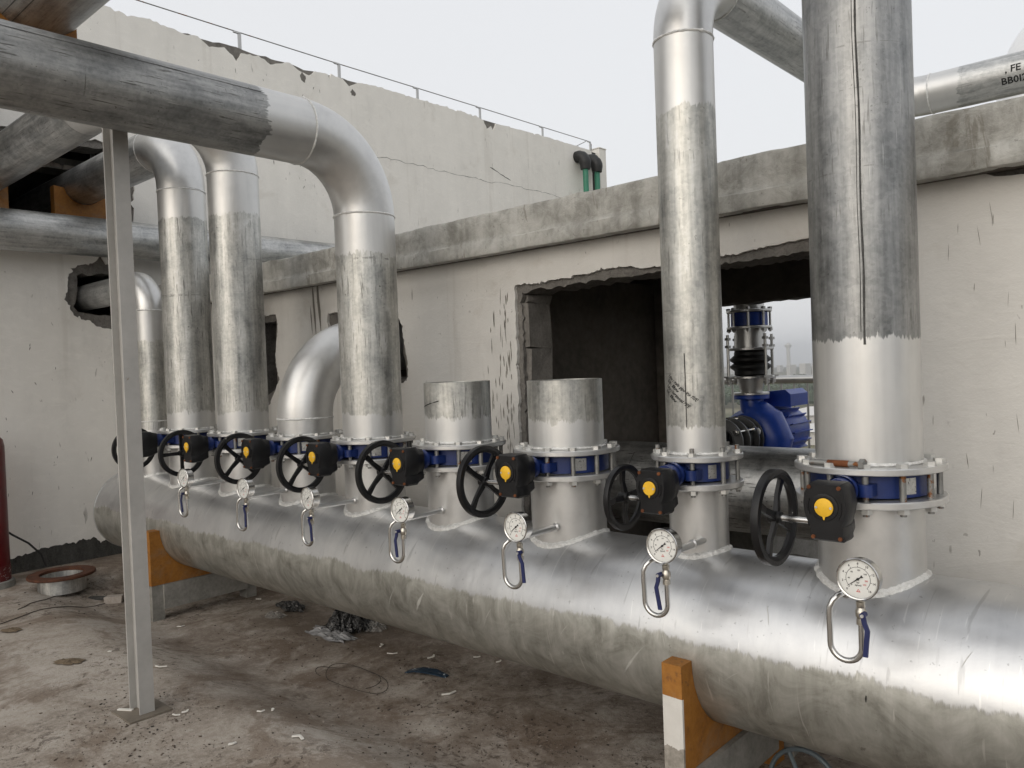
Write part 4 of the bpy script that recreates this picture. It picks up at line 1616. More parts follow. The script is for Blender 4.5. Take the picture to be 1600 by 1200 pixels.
# ------------------------------------------------------------- pressure gauges
def make_gauge(label):
    gtop = thing('pressure_gauge', (0, 0, 0), label, 'pressure gauge', 'gauges on siphon tubes along the header')
    m = MB()
    m.cyl((0, .02, 0), (0, -.255, 0), .0125, seg=18)
    m.obj('nozzle', 'silver', gtop)
    m = MB()
    m.lathe([(.010, 0), (.017, .002), (.018, .012), (.012, .018)], 18, Matrix.Translation((0, .004, 0)) @ Matrix.Rotation(pi / 2, 4, 'X'))
    m.lathe([(.0125, 0), (.0165, .002), (.0165, .016), (.0125, .018)], 18, Matrix.Translation((0, -.240, 0)) @ Matrix.Rotation(pi / 2, 4, 'X'))
    m.obj('collar', 'silver', gtop)
    xl, xr, yy, zb_ = -.030, .056, -.300, -.135
    r = (xr - xl) / 2
    path = [Vector((0, -.25, 0)), Vector((-.004, -.268, .001)), Vector((-.012, -.285, -.003)), Vector((-.022, -.296, -.016)), Vector((xl, -.300, -.036)), Vector((xl - .001, -.300, -.07)), Vector((xl, yy, -.10))]
    path += arc(((xl + xr) / 2, yy, zb_), r, pi, 2 * pi, 14, EX, EZ)
    path += [Vector((xr, yy, -.10)), Vector((xr, yy, -.062))]
    m = MB()
    m.sweep(path, .0082, 14)
    m.obj('siphon_tube', 'steel', gtop)
    m = MB()
    m.lathe([(.008, -.070), (.0125, -.069), (.0125, -.055), (.0105, -.053), (.0115, -.050), (.0145, -.046), (.0145, -.030), (.0115, -.026), (.0105, -.022), (.012, -.020), (.012, -.006), (.008, -.004), (.008, .004)], 16, Matrix.Translation((xr, yy, 0)))
    vb = m.obj('ball_valve', 'brass', gtop)
    # lever, its own origin on the valve stem
    m = MB()
    m.cyl((0, .004, 0), (0, -.018, 0), .008, seg=12)
    pth = [(0, -.013, .004), (.004, -.014, -.02), (.012, -.015, -.04), (.009, -.015, -.07), (.005, -.015, -.112)]
    for a, b in zip(pth[:-1], pth[1:]):
        pass
    vs = []
    for (x, y, z) in pth:
        for (dx_, dy_) in ((-.0065, -.003), (.0065, -.003), (.0065, .003), (-.0065, .003)):
            vs.append((x + dx_, y + dy_, z))
    fs = [(i * 4 + k, i * 4 + (k + 1) % 4, i * 4 + 4 + (k + 1) % 4, i * 4 + 4 + k) for i in range(len(pth) - 1) for k in range(4)]
    fs += [(3, 2, 1, 0), tuple(len(vs) - 4 + k for k in range(4))]
    m.add(vs, fs)
    lv = m.obj('lever', 'navy', gtop, (xr + .013, yy - .012, -.036))
    m = MB()
    m.cyl((0, -.018, .0), (0, -.023, .0), .0048, seg=8)
    m.obj('lever_nut', 'zinc', lv)
    # case: axis along -y
    zc_ = .060
    RF = Matrix.Translation((xr, yy, zc_)) @ Matrix.Rotation(pi / 2, 4, 'X')
    m = MB()
    m.lathe([(.001, -.024), (.050, -.024), (.0535, -.020), (.0535, .012), (.0575, .013), (.0578, .020), (.0555, .0225), (.0525, .021), (.0520, .0165)], 48, RF)
    cs = m.obj('case', 'steel', gtop)
    m = MB()
    m.lathe([(.0003, .0150), (.0522, .0150)], 48, RF)
    dl = m.obj('dial', 'white', cs)
    m = MB()
    yd = yy - .0154
    A0, A1 = radians(225), radians(-45)
    vs = []
    for i in range(41):
        a = A0 + (A1 - A0) * i / 40
        for rr in (.0318, .0330):
            vs.append((xr + rr * cos(a), yd, zc_ + rr * sin(a)))
    m.add(vs, [(2 * i, 2 * i + 2, 2 * i + 3, 2 * i + 1) for i in range(40)])

    def tick(a, r0, r1, w_):
        ca, sa = cos(a), sin(a)
        m.add([(xr + r * ca - s_ * w_ * sa, yd - .0001, zc_ + r * sa + s_ * w_ * ca) for r, s_ in ((r0, -1), (r0, 1), (r1, 1), (r1, -1))], [(0, 1, 2, 3)])

    for i in range(9):
        a = A0 + (A1 - A0) * i / 8
        tick(a, .0325, .037, .0006)
        pts, fs = text_pts(str(2 * i), .0085)
        wx = max(p[0] for p in pts)
        m.add([(xr + .0425 * cos(a) + p[0] - wx / 2, yd - .0001, zc_ + .0425 * sin(a) + p[1] - .0030) for p in pts], fs)
    for i, s_ in enumerate(('0', '40', '80', '120', '160')):
        a = A0 + (A1 - A0) * (i * 40 / 232)
        pts, fs = text_pts(s_, .0060)
        wx = max(p[0] for p in pts)
        m.add([(xr + .0245 * cos(a) + p[0] - wx / 2, yd - .0001, zc_ + .0245 * sin(a) + p[1] - .002) for p in pts], fs)
    for s_, zz_ in (('bar', -.012), ('kg/cm2', -.019)):
        pts, fs = text_pts(s_, .0060)
        wx = max(p[0] for p in pts)
        m.add([(xr + p[0] - wx / 2, yd - .0001, zc_ + zz_ + p[1]) for p in pts], fs)
    m.obj('scale_print', 'ink', dl, smooth=False)
    m = MB()
    for s_, a in (('200', A0 + (A1 - A0) * .86), ('225', A0 + (A1 - A0) * .97)):
        pts, fs = text_pts(s_, .0060)
        m.add([(xr + .0235 * cos(a) + p[0] - .006, yd - .0001, zc_ + .0235 * sin(a) + p[1] - .002) for p in pts], fs)
    m.add([(xr - .006, yd, zc_ - .036), (xr + .006, yd, zc_ - .036), (xr, yd, zc_ - .027), (xr - .0028, yd - .0001, zc_ - .034), (xr + .0028, yd - .0001, zc_ - .034), (xr, yd - .0001, zc_ - .0295)], [(0, 1, 4, 3), (1, 2, 5, 4), (2, 0, 3, 5)])
    m.obj('red_print', 'red_print', dl, smooth=False)
    m = MB()
    an = A0 + radians(-8)
    ca, sa = cos(an), sin(an)
    q = lambda r, s_: (xr + r * ca - s_ * sa, yd - .002, zc_ + r * sa + s_ * ca)
    m.add([q(.036, -.0004), q(.036, .0004), q(0, .0017), q(0, -.0017), q(-.009, -.0013), q(-.009, .0013), q(-.015, .0045), q(-.015, -.0045)], [(0, 1, 2, 3), (3, 2, 5, 4), (4, 5, 6, 7)])
    m.lathe([(.0001, .0195), (.0036, .0190), (.0036, .0165)], 12, RF)
    m.obj('needle', 'ink', dl, smooth=False)
    m = MB()
    m.lathe([(.0002, .0200), (.0524, .0200)], 48, RF)
    m.obj('glass', 'glass', cs, smooth=False)
    return gtop


GLAB = dict(
    R2='pressure gauge on a siphon tube directly right of the steel post',
    R3='pressure gauge on a siphon tube below the short elbow valve',
    R4='pressure gauge on a siphon tube below the valve of the overhead riser',
    R5='pressure gauge on a siphon tube below the valve of the scratched stub',
    R6='pressure gauge on a siphon tube below the stub in front of the doorway',
    R7='pressure gauge on a siphon tube below the small valve of the slim riser',
    R8='pressure gauge on a siphon tube below the widely painted thick riser')
g0 = make_gauge(GLAB['R8'])
for k in ('R8', 'R7', 'R6', 'R5', 'R4', 'R3', 'R2'):
    gx = g0 if k == 'R8' else copy_tree(g0)
    gx['label'] = GLAB[k]
    yn = Y0 - (.106 if k == 'R7' else .158)
    dxn = dict(R8=.062, R7=.062, R6=.055, R5=.03, R4=.025, R3=.012, R2=.012)[k]
    gx.location = (RX[k] + dxn, yn - (.05 if k == 'R7' else 0), H - .672 + dict(R8=.0, R7=.014, R6=.008, R5=.014, R4=.004, R3=.010, R2=.018)[k])
    gx.rotation_euler = (0, dict(R8=.0, R7=-.02, R6=-.03, R5=.03, R4=-.02, R3=.04, R2=-.03)[k], dict(R8=.0, R7=.03, R6=.02, R5=.05, R4=-.03, R3=.06, R2=.10)[k])
    lev = dict(R8=.0, R7=-2.9, R6=.25, R5=-2.9, R4=.25, R3=.2, R2=-2.9)[k]
    for ch in gx.children:
        if ch.name.startswith('lever'):
            if lev < -1:      # lever hangs inside the tube loop
                ch.location.x = .056 - .014
                ch.scale.x = -1
                ch.rotation_euler = (0, -.05, 0)
            else:
                ch.rotation_euler = (0, -lev * .6, 0)
# nozzle of the slim neck is a little longer
m = MB()
m.cyl((RX['R7'] + .062, Y0 - .08, H - .658), (RX['R7'] + .062, Y0 - .165, H - .658), .0122, seg=16)
m.v = [(x - (RX['R7'] + 0), y - Y0, z - ZH) for x, y, z in m.v]
nk7 = [o for o in hdr.children if abs(o.location.x - (RX['R7'] + 3)) < 1e-4 and o.name.startswith('neck')][0]
m.obj('nozzle', 'silver', nk7)

# rusty spare bolt left lying on the thick riser's flange
bo = thing('spare_bolt', (RX['R8'], Y0, ZF3), 'long rusty bolt lying on the flange of the thick riser', 'bolt')
p1, p2 = at_y(1266, 727, 2.51), at_y(1350, 727, 2.50)
q1 = Vector((p1.x - RX['R8'], p1.y - Y0, .0115)); q2 = Vector((p2.x - RX['R8'], p2.y - Y0, .0115))
m = MB(); m.cyl(q1, q1.lerp(q2, .35), .0098, seg=12); m.cyl(q1.lerp(q2, .72), q2, .0098, seg=12); m.obj('thread', 'rod', bo)
m = MB(); m.cyl(q1.lerp(q2, .34), q1.lerp(q2, .73), .0108, seg=12); m.obj('shank', 'rust', bo)
m = MB(); d = (q2 - q1).normalized(); m.cyl(q2 - d * .012, q2 + d * .004, .0185, seg=6); m.obj('nut', 'rod', bo, smooth=False)

# ================================================================== beyond the doorway
suc = thing('suction_header', (-2, 4.33, H - .755), 'big galvanised pipe lying across inside the plant room doorway', 'pipe')
m = MB()
m.sweep([(-1.2 + 4.5 * i / 20, 0, 0) for i in range(21)], .25, 56, True)
m.obj('pipe', metal_pipe('galvanised_suction', 'x', (), .85, 0, .9), suc)
bw = thing('block_plinth', (-2.2, 4.35, -.13), 'pale block plinth under the big pipe in the plant room', 'plinth')
zq = -.0
for r_ in range(3):
    for i in range(4):
        m = MB()
        m.box((0, 0, 0), (.285, .22, .148), jit=.008)
        m.obj('block', 'wood', bw, (-.45 + i * .3 + (.1 if r_ % 2 else 0), 0, .076 + r_ * .155), smooth=False)

# pump set
PX_, PY_ = -2.60, 5.48
pump = thing('pump', (PX_, PY_, 0.0), 'blue centrifugal pump with motor standing beyond the plant room', 'pump')
zb_ = H - .26       # discharge flange top
zc_ = H - .56       # shaft height
m = MB()
vol = []
for i in range(40):
    a = pi / 2 - i / 39 * 1.86 * pi
    rr = .115 + .075 * (1 - i / 39)
    vol.append(((.165 + .05 * (1 - i / 39)) * cos(a) * .78, 0, zc_ + (.165 + .05 * (1 - i / 39)) * sin(a) * .78))
m.sweep(vol, [.105 * (1 - .35 * i / 39) for i in range(40)], 18)
m.lathe([(.001, -.09), (.17, -.09), (.20, -.05), (.20, .06), (.12, .09), (.10, .20)], 32, Matrix.Translation((0, 0, zc_)) @ Matrix.Rotation(-pi / 2, 4, 'X'))
m.sweep([(.0, 0, zb_ - .005), (.0, 0, zb_ - .06), (.02, 0, zb_ - .13), (.11, 0, zc_ + .10), (.17, 0, zc_ - .03), (.14, 0, zc_ - .13), (.03, 0, zc_ - .19)], [.085, .085, .105, .13, .13, .125, .11], 20)
m.obj('volute', 'pump_blue', pump)
m = MB()
flange_mesh(m, .125, .05, zb_ - .03, zb_)
m.obj('discharge_flange', 'pump_blue', pump)
m = MB()
m.lathe([(.09, .08), (.10, .10), (.10, .22), (.17, .24), (.17, .26), (.175, .27), (.175, .62), (.15, .66), (.001, .67)], 32, Matrix.Translation((0, 0, zc_)) @ Matrix.Rotation(-pi / 2, 4, 'X'))
mo_ = m.obj('motor', 'pump_blue', pump)
for i in range(18):
    a = pi * 2 * i / 18
    m = MB()
    M_ = Matrix.Translation((0, .45, zc_)) @ Matrix.Rotation(a, 4, 'Y')
    m.box((.185, 0, 0), (.03, .34, .007), M_)
    m.obj('fin', 'pump_blue', mo_, smooth=False)
m = MB()
m.prism([(-.15, 0), (.17, 0), (.17, .09), (.13, .125), (-.15, .10)], .24, .56, Matrix.Translation((.02, 0, zc_ + .20)))
m.obj('terminal_box', 'pump_blue', pump, smooth=False)
m = MB()
m.box((0, .15, (zc_ - .2) / 2 - .02), (.6, 1.2, zc_ - .22))
m.obj('plinth', 'concrete', pump, smooth=False)
# small gauge on the volute
m = MB()
m.lathe([(.0005, .012), (.024, .012), (.027, .010), (.027, -.01)], 20, Matrix.Translation((.12, -.19, zc_ + .05)) @ Matrix.Rotation(pi / 2, 4, 'X'))
m.cyl((.12, -.185, zc_ - .03), (.12, -.185, zc_ + .03), .006, seg=8)
m.obj('gauge', 'white', pump)
# suction joint facing the doorway
sj = thing('suction_joint', (PX_, PY_, zc_), 'dark grey bolted pipe joint with tie rods on the pump inlet', 'pipe joint')
RB = Matrix.Rotation(pi / 2, 4, 'X')
m = MB()
m.lathe([(.075, .09), (.10, .12), (.10, .20), (.125, .23), (.10, .27), (.125, .31), (.10, .34), (.10, .50)], 28, RB)
m.obj('sleeve', flat_paint('dark_grey_joint', (0.05, 0.055, 0.06), .4, .3, .2), sj)
for yy in (.15, .22, .36, .47):
    m = MB()
    m.lathe([(.09, yy), (.155, yy), (.16, yy + .005), (.16, yy + .018), (.09, yy + .02)], 32, RB)
    m.obj('ring_flange', flat_paint('grey_ring', (0.12, 0.125, 0.13), .4, .5, .2) if yy == .15 else bpy.data.materials['grey_ring'], sj)
for i in range(6):
    a = pi / 6 + i * pi / 3
    m = MB()
    m.cyl((.142 * cos(a), -.13, .142 * sin(a)), (.142 * cos(a), -.53, .142 * sin(a)), .010, seg=8)
    for yy in (-.14, -.245, -.345, -.50):
        m.cyl((.142 * cos(a), yy, .142 * sin(a)), (.142 * cos(a), yy - .02, .142 * sin(a)), .02, seg=6)
    m.obj('tie_rod', 'steel', sj)
# discharge stack: reducer, rubber joint, spool, valve
ds = thing('discharge_stack', (PX_, PY_, zb_), 'silver discharge stack with black rubber joint, tie rods and blue valve above the pump', 'pipe')
m = MB()
m.lathe([(.075, .012), (.10, .12)], 32); m.obj('reducer', 'silver', ds)
m = MB(); flange_mesh(m, .125, .06, .001, .018); m.obj('flange', 'silver', ds)
for z0 in (.12, .325):
    m = MB(); flange_mesh(m, .165, .08, z0, z0 + .018); m.obj('flange', 'silver', ds)
m = MB()
m.lathe([(.10, .138), (.115, .15), (.115, .175), (.145, .20), (.145, .215), (.118, .232), (.145, .25), (.145, .265), (.115, .29), (.115, .31), (.10, .325)], 32)
m.obj('rubber_joint', 'rubber', ds)
for i in range(4):
    a = pi / 4 + i * pi / 2 + .25
    m = MB()
    m.cyl((.185 * cos(a), .185 * sin(a), .07), (.185 * cos(a), .185 * sin(a), .44), .011, seg=8)
    for z0 in (.085, .11, .345, .40):
        m.cyl((.185 * cos(a), .185 * sin(a), z0), (.185 * cos(a), .185 * sin(a), z0 + .018), .024, seg=6)
    m.box((.165 * cos(a), .165 * sin(a), .134), (.09, .07, .014), rz=a); 
    m.obj('tie_rod', 'rail', ds)
m = MB(); m.lathe([(.108, .343), (.108, .485)], 36); m.obj('spool', 'silver', ds)
for z0 in (.480, .600):
    m = MB(); flange_mesh(m, .160, .09, z0, z0 + .018); m.obj('flange', 'silver', ds)
m = MB(); m.lathe([(.10, .499), (.13, .503), (.13, .597), (.10, .599)], 32); m.obj('valve_body', 'pump_blue', ds)
for i in range(8):
    a = pi / 8 + i * pi / 4
    m = MB()
    m.cyl((.145 * cos(a), .145 * sin(a), .455), (.145 * cos(a), .145 * sin(a), .635), .009, seg=8)
    m.cyl((.145 * cos(a), .145 * sin(a), .463), (.145 * cos(a), .145 * sin(a), .480), .018, seg=6)
    m.cyl((.145 * cos(a), .145 * sin(a), .618), (.145 * cos(a), .145 * sin(a), .633), .018, seg=6)
    m.obj('bolt', 'rail', ds)
m = MB(); m.lathe([(.108, .615), (.108, 1.6)], 36); m.obj('upper_pipe', 'silver', ds)

# railing on the deck edge
rl = thing('railing', (-3.6, 8.4, -.13), 'galvanised railing with thin bars along the deck edge behind the pump', 'railing')
m = MB(); m.cyl((-5, 0, H - .235 + .13), (6, 0, H - .235 + .13), .045, seg=12); m.obj('top_rail', 'rail', rl)
m = MB(); m.cyl((-5, 0, .16), (6, 0, .16), .02, seg=10); m.obj('bottom_rail', 'rail', rl)
mb = MB(); mb.cyl((0, 0, .16), (0, 0, H - .25 + .13), .013, seg=8)
me = mb.mesh('bar', 'rail')
for i in range(44):
    link('bar', me, rl, (-3.2 + i * .125 * 1.15, 0, 0))
mb = MB(); mb.cyl((0, 0, 0), (0, 0, H - .24 + .13), .032, seg=10)
me = mb.mesh('rail_post', 'rail')
for x in (-4.2, -2.4, -.30, 1.7, 3.7):
    link('rail_post', me, rl, (x, 0, 0))

# white elbow beyond the roof on the right
p = at_y(1618, 120, 8.2)
wb = thing('roof_vessel', (p.x, p.y, H + .87), 'pale curved elbow of a large pipe beyond the roof edge', 'pipe')
m = MB()
zz_ = at_y(1600, 27, 8.2).z - (H + .87)
m.sweep([(0, 0, 0)] + arc((.55, 0, zz_ - .55 - .12), .50, pi, pi / 2, 18, EX, EZ) + [Vector((3, 0, zz_ - .17))], .34, 40)
m.obj('elbow', flat_paint('pale_cladding', (0.78, 0.79, 0.80), .35, .3, .06), wb)

# ================================================================== small things on the floor
sc = thing('red_standpipe', (-6.98, 1.78, 0), 'dark red round-topped cylinder standing by the tall wall', 'standpipe')
p = at_x(-24, 690, -6.95)
sc.location = (p.x, p.y, floor_z(p.x, p.y))
m = MB()
hh = at_x(0, 678, -6.95).z
m.lathe([(.125, .16), (.125, hh - .09), (.115, hh - .04), (.085, hh - .01), (.04, hh), (.0005, hh)], 36)
m.obj('barrel', 'red', sc)
m = MB(); m.lathe([(.128, .05), (.128, .16), (.10, .161)], 36); m.obj('collar', flat_paint('flaking_red', (0.10, 0.012, 0.012), .6, 0, .3, (0.55, 0.52, 0.5), .60, .4, .3, 30), sc)
m = MB(); m.lathe([(.155, -.02), (.15, .045), (.10, .055)], 24); m.obj('foot', 'concrete', sc)

p = on_floor(90, 926)
fs_ = thing('flange_stub', (p.x - .05, p.y + .05, p.z), 'short galvanised pipe stub with a rusty flange on top lying on the floor', 'flange')
m = MB(); m.lathe([(.162, 0), (.162, .11), (.152, .112), (.152, 0)], 48, closed=True); m.obj('pipe', 'galv_z', fs_)
m = MB(); m.lathe([(.15, .112), (.225, .112), (.229, .116), (.229, .128), (.225, .132), (.15, .132)], 48, closed=True); m.obj('flange', 'rustflange', fs_)
m = MB(); m.lathe([(.0005, .03), (.153, .03)], 32); m.obj('inner_plate', 'galv_z', fs_)


def lump(m, c, r, sx=1, sy=1, sz=1, key=0, n=10, amp=.4):
    vs, fs = [], []
    for i in range(n + 1):
        th = pi * i / n
        for j in range(2 * n):
            ph = pi * j / n
            d = Vector((sin(th) * cos(ph), sin(th) * sin(ph), cos(th)))
            rr = r * (1 + amp * noise.noise(d * 2.3 + Vector((key, key, 0))) + amp * .5 * noise.noise(d * 6 + Vector((0, key, 3))))
            vs.append((c[0] + d.x * rr * sx, c[1] + d.y * rr * sy, c[2] + max(-.4 * r, d.z * rr) * sz))
    for i in range(n):
        for j in range(2 * n):
            k = (j + 1) % (2 * n)
            fs.append((i * 2 * n + j, (i + 1) * 2 * n + j, (i + 1) * 2 * n + k, i * 2 * n + k))
    return m.add(vs, fs)


def crumple(c, w, d, h, key, n=16, mat='film', name='sheet', parent=None, loc=(0, 0, 0)):
    m = MB()
    vs = []
    for i in range(n + 1):
        for j in range(n + 1):
            u, v = i / n - .5, j / n - .5
            k1 = abs(noise.noise(Vector((u * 5 + key, v * 5, 1)))) + .5 * abs(noise.noise(Vector((u * 13, v * 13 + key, 4))))
            env = max(0.0, 1 - (2 * u) ** 2) * max(0.0, 1 - (2 * v) ** 2)
            q_ = max(abs(u), abs(v)); hyp = sqrt(u * u + v * v) or 1.0
            th_ = math.atan2(v, u)
            sq = q_ / hyp * (1.0 + .34 * noise.noise(Vector((cos(th_) * 1.6, sin(th_) * 1.6, key * 3.3))) + .30 * noise.noise(Vector((cos(th_) * 5, sin(th_) * 5, key))))
            u, v = u * sq, v * sq
            vs.append((c[0] + u * w * (1 + .3 * noise.noise(Vector((v * 4, key, 2)))), c[1] + v * d * (1 + .3 * noise.noise(Vector((u * 4, key, 5)))), c[2] + .004 + h * (.25 * k1 + env * (.35 + k1))))
    m.add(vs, [(i * (n + 1) + j, (i + 1) * (n + 1) + j, (i + 1) * (n + 1) + j + 1, i * (n + 1) + j + 1) for i in range(n) for j in range(n)])
    return m.obj(name, mat, parent, loc, smooth=False)


p = on_floor(530, 985)
bg_ = thing('plastic_bag', p, 'crumpled shiny black plastic bag on the floor under the header', 'bag')
crumple((.02, .10, 0), .40, .34, .17, 3, 22, 'film', 'bag_body', bg_)
crumple((.05, -.09, 0), .42, .16, .05, 8, 14, flat_paint('grey_film', (0.26, 0.26, 0.265), .25, 0, .2), 'folded_hem', bg_)
p = on_floor(588, 984)
o = crumple((0, 0, 0), .16, .15, .07, 5, 12, 'clear', 'plastic_wrap', None, p)
tag(o, 'crumpled clear plastic wrap beside the black plastic bag', 'plastic wrap')
p = on_floor(455, 950)
o = crumple((0, 0, 0), .30, .16, .06, 9, 14, 'film', 'plastic_strip', None, p)
tag(o, 'small black plastic strip on the floor between far saddle and black bag', 'plastic strip')
p = on_floor(430, 963)
o = crumple((0, 0, 0), .18, .12, .03, 13, 10, 'clear', 'plastic_wrap', None, p)
tag(o, 'small clear plastic scrap beside the small black plastic strip', 'plastic wrap')

# blue strip
p = on_floor(662, 1056)
m = MB()
pts = [(-.10, -.03, .012), (-.03, -.005, .03), (.05, .02, .03), (.13, .05, .012)]
vs = []
for i, (x, y, z) in enumerate(pts):
    ww = (.018, .03, .03, .012)[i]
    vs += [(x, y - ww, z), (x, y + ww, z + .004), (x, y - ww, z - .006), (x, y + ww, z - .002)]
fs = []
for i in range(3):
    a = i * 4
    fs += [(a, a + 4, a + 5, a + 1), (a + 2, a + 3, a + 7, a + 6), (a, a + 2, a + 6, a + 4), (a + 1, a + 5, a + 7, a + 3)]
m.add(vs, fs)
bs_ = m.obj('blue_strip', flat_paint('blue_white_strip', (0.008, 0.024, 0.045), .35, 0, .3, (0.55, 0.62, 0.66), .60, .5, .1, 12), None, p, smooth=False)
tag(bs_, 'bent strip of blue and white plastic lying on the dirty floor', 'plastic strip')

# tangle of wire
p = on_floor(530, 1062)
m = MB()
pth = []
for i in range(60):
    a = i / 59 * 2 * pi * 1.7
    rr = .17 + .07 * sin(a * 1.3)
    pth.append((rr * 1.35 * cos(a) + .06 * (i / 59), rr * .62 * sin(a) + .05 * i / 59, .008 + .012 * abs(sin(a * 2.1)) + .03 * i / 59 * abs(sin(a))))
m.sweep(pth, .0022, 6)
tag(m.obj('wire_tangle', 'oldwire', None, p), 'loose loop of thin rusty wire on the floor', 'wire')
# long wire across the floor on the left
for (a, b, lab) in (((0, 976), (190, 931), 'long thin rusty wire lying straight across the floor by the steel post'), ((28, 953), (100, 926), 'short thin wire on the floor in front of the flange stub')):
    A, B = on_floor(*a), on_floor(*b)
    m = MB()
    m.sweep([(A.lerp(B, i / 12) + Vector((0, .012 * sin(i * 1.3), .004)) - A) + Vector((0, 0, floor_z(*(A.lerp(B, i / 12))[:2]) - A.lerp(B, i / 12).z)) for i in range(13)], .0028, 6)
    tag(m.obj('floor_wire', 'oldwire', None, A), lab, 'wire')
# cables by the red standpipe
A = at_x(20, 840, -7.0); B = on_floor(52, 880)
m = MB(); m.sweep([Vector((-.05, -.08, .10)), Vector((0, 0, .02)), Vector((.02, .10, -.06)), Vector((.03, .18, -.16)), Vector((.03, .21, -.26))], .008, 8)
tag(m.obj('cable_end', 'rubber', None, A), 'dark cable end poking out beside the red standpipe', 'cable')

# brick piece and stick
p = on_floor(178, 924)
m = MB(); m.box((0, 0, .022), (.12, .07, .05), rz=.9, jit=.004)
tag(m.obj('brick_piece', 'brick', None, p, smooth=False), 'broken pale brick piece on the floor next to the steel post', 'brick')
A, B = on_floor(140, 933), on_floor(178, 915)
m = MB(); d = B - A; m.box((d.x / 2, d.y / 2, .012 + d.z / 2), (d.length, .035, .02), rz=math.atan2(d.y, d.x))
tag(m.obj('dark_stick', 'bitumen', None, A, smooth=False), 'short dark flat stick on the floor beside the brick piece', 'stick')

# leaves / dark crumpled scraps
for (x, y, sz, key) in ((108, 1035, .11, 1), (18, 986, .09, 4)):
    p = on_floor(x, y)
    o = crumple((0, 0, 0), sz * 1.6, sz * .8, .02, key, 7, 'leaf', 'dry_leaf', None, p)
    o.rotation_euler.z = .5
    o['label'] = 'curled dry brown leaf on the bare floor left of the post' if key == 1 else 'small dry leaf at the floor wire'
    o['category'] = 'leaf'

# white plastic scraps
spots = [(243, 1042, .09, .1), (277, 980, .07, .4), (690, 1087, .10, .8), (605, 1022, .08, .2), (594, 1012, .07, 1.9), (668, 1030, .08, 1.2), (740, 1028, .05, .4), (775, 1036, .05, .9),
         (473, 1157, .08, 2.9), (402, 1113, .05, .3), (425, 952 + 160, .03, 2), (357, 1165, .04, .8), (270, 1118, .05, .1), (284, 1115, .05, 1.0), (170, 1019, .025, 0), (400, 937, .05, .3)]
for i, (x, y, L, a) in enumerate(spots):
    p = on_floor(x, y)
    m = MB()
    w_ = .006 + .003 * (i % 3)
    L *= .8
    b = a + rnd.uniform(.6, 1.6)
    c0 = Vector((0, 0, .006)); c1 = c0 + Vector((cos(a), sin(a), .06)) * (L * .55); c2 = c1 + Vector((cos(b), sin(b), -.05)) * (L * .5)
    for q0, q1 in ((c0, c1), (c1, c2)):
        dd_ = (q1 - q0); nn_ = Vector((-dd_.y, dd_.x, 0)).normalized() * w_ / 2
        up_ = Vector((0, 0, .0025))
        V = [q0 - nn_, q0 + nn_, q1 + nn_ * .8, q1 - nn_ * .8]
        m.add([v - up_ for v in V] + [v + up_ for v in V], [(3, 2, 1, 0), (4, 5, 6, 7), (0, 1, 5, 4), (1, 2, 6, 5), (2, 3, 7, 6), (3, 0, 4, 7)])
    tag(m.obj('white_scrap', 'scrap', None, p, smooth=False), 'small bent white plastic scrap lying on the dirty floor', 'scrap', 'white scraps scattered on the floor')
p = on_floor(196, 1112)
m = MB(); m.box((0, 0, .008), (.075, .016, .008), rz=.55)
tag(m.obj('white_peg', 'scrap', None, p, smooth=False), 'straight white plastic peg lying against the base plate of the post', 'scrap')

# grit
m = MB()
cl = [(pb.x, pb.y, .22), (pb.x + .3, pb.y - .12, .3), (-3.0, 2.5, .4), (-2.2, 2.6, .35), (-2.6, 2.2, .4), (-4.4, 2.7, .3), (-1.9, 2.4, .3), (-6.4, 2.3, .4)]
for i in range(3400):
    if i < 2500:
        cx, cy, sg_ = cl[i % len(cl)]
        x, y = rnd.gauss(cx, sg_), rnd.gauss(cy, sg_ * .6)
    else:
        x, y = rnd.uniform(-7.0, .2), rnd.uniform(-.2, 3.2)
    if y > 3.25:
        continue
    s_ = rnd.choice((.0015, .002, .002, .002, .003, .003, .004, .006))
    z = floor_z(x, y)
    a = rnd.uniform(0, pi)
    m.box((x, y, z + s_ * .25), (s_ * rnd.uniform(.8, 2.2), s_, s_ * .7), rz=a, jit=s_ * .2)
g = G('grit_bits'); cc = g.noise(g.co, 9, 2, .5)
g.set(Base_Color=g.ramp(cc, [(0.35, (0.03, 0.024, 0.02)), (0.6, (0.10, 0.075, 0.055)), (0.72, (0.30, 0.26, 0.22))]), Roughness=.9)
tag(m.obj('floor_grit', g.m, None, smooth=False), 'fine dirt and grit scattered over the floor', 'grit', kind='stuff')

# blue-grey handwheel lying under the header
p = on_floor(1262, 1200)
p = at_y(1256, 1229, 2.80)
hwl = thing('loose_handwheel', (p.x, p.y, p.z), 'grey-blue wheel leaning on the floor under the header', 'wheel')
m = MB(); m.lathe([(.128 + .009 * cos(a * pi / 4), .012 * sin(a * pi / 4)) for a in range(8)], 40, Matrix.Rotation(radians(82), 4, 'X'), closed=True); m.obj('rim', 'castor', hwl)
for i in range(4):
    m = MB(); a = i * pi / 2 + .5; M_ = Matrix.Rotation(radians(82), 4, 'X')
    m.cyl(M_ @ Vector((0, 0, 0)), M_ @ Vector((.122 * cos(a), .122 * sin(a), 0)), .008, seg=8); m.obj('spoke', 'castor', hwl)
m = MB(); m.box((0, 0, 0), (.14, .10, .09), jit=.004)
p = on_floor(1222, 1168)
tag(m.obj('concrete_cube', 'concrete', None, (p.x, p.y, p.z + .045), smooth=False), 'small concrete cube on the floor behind the near saddle', 'block')

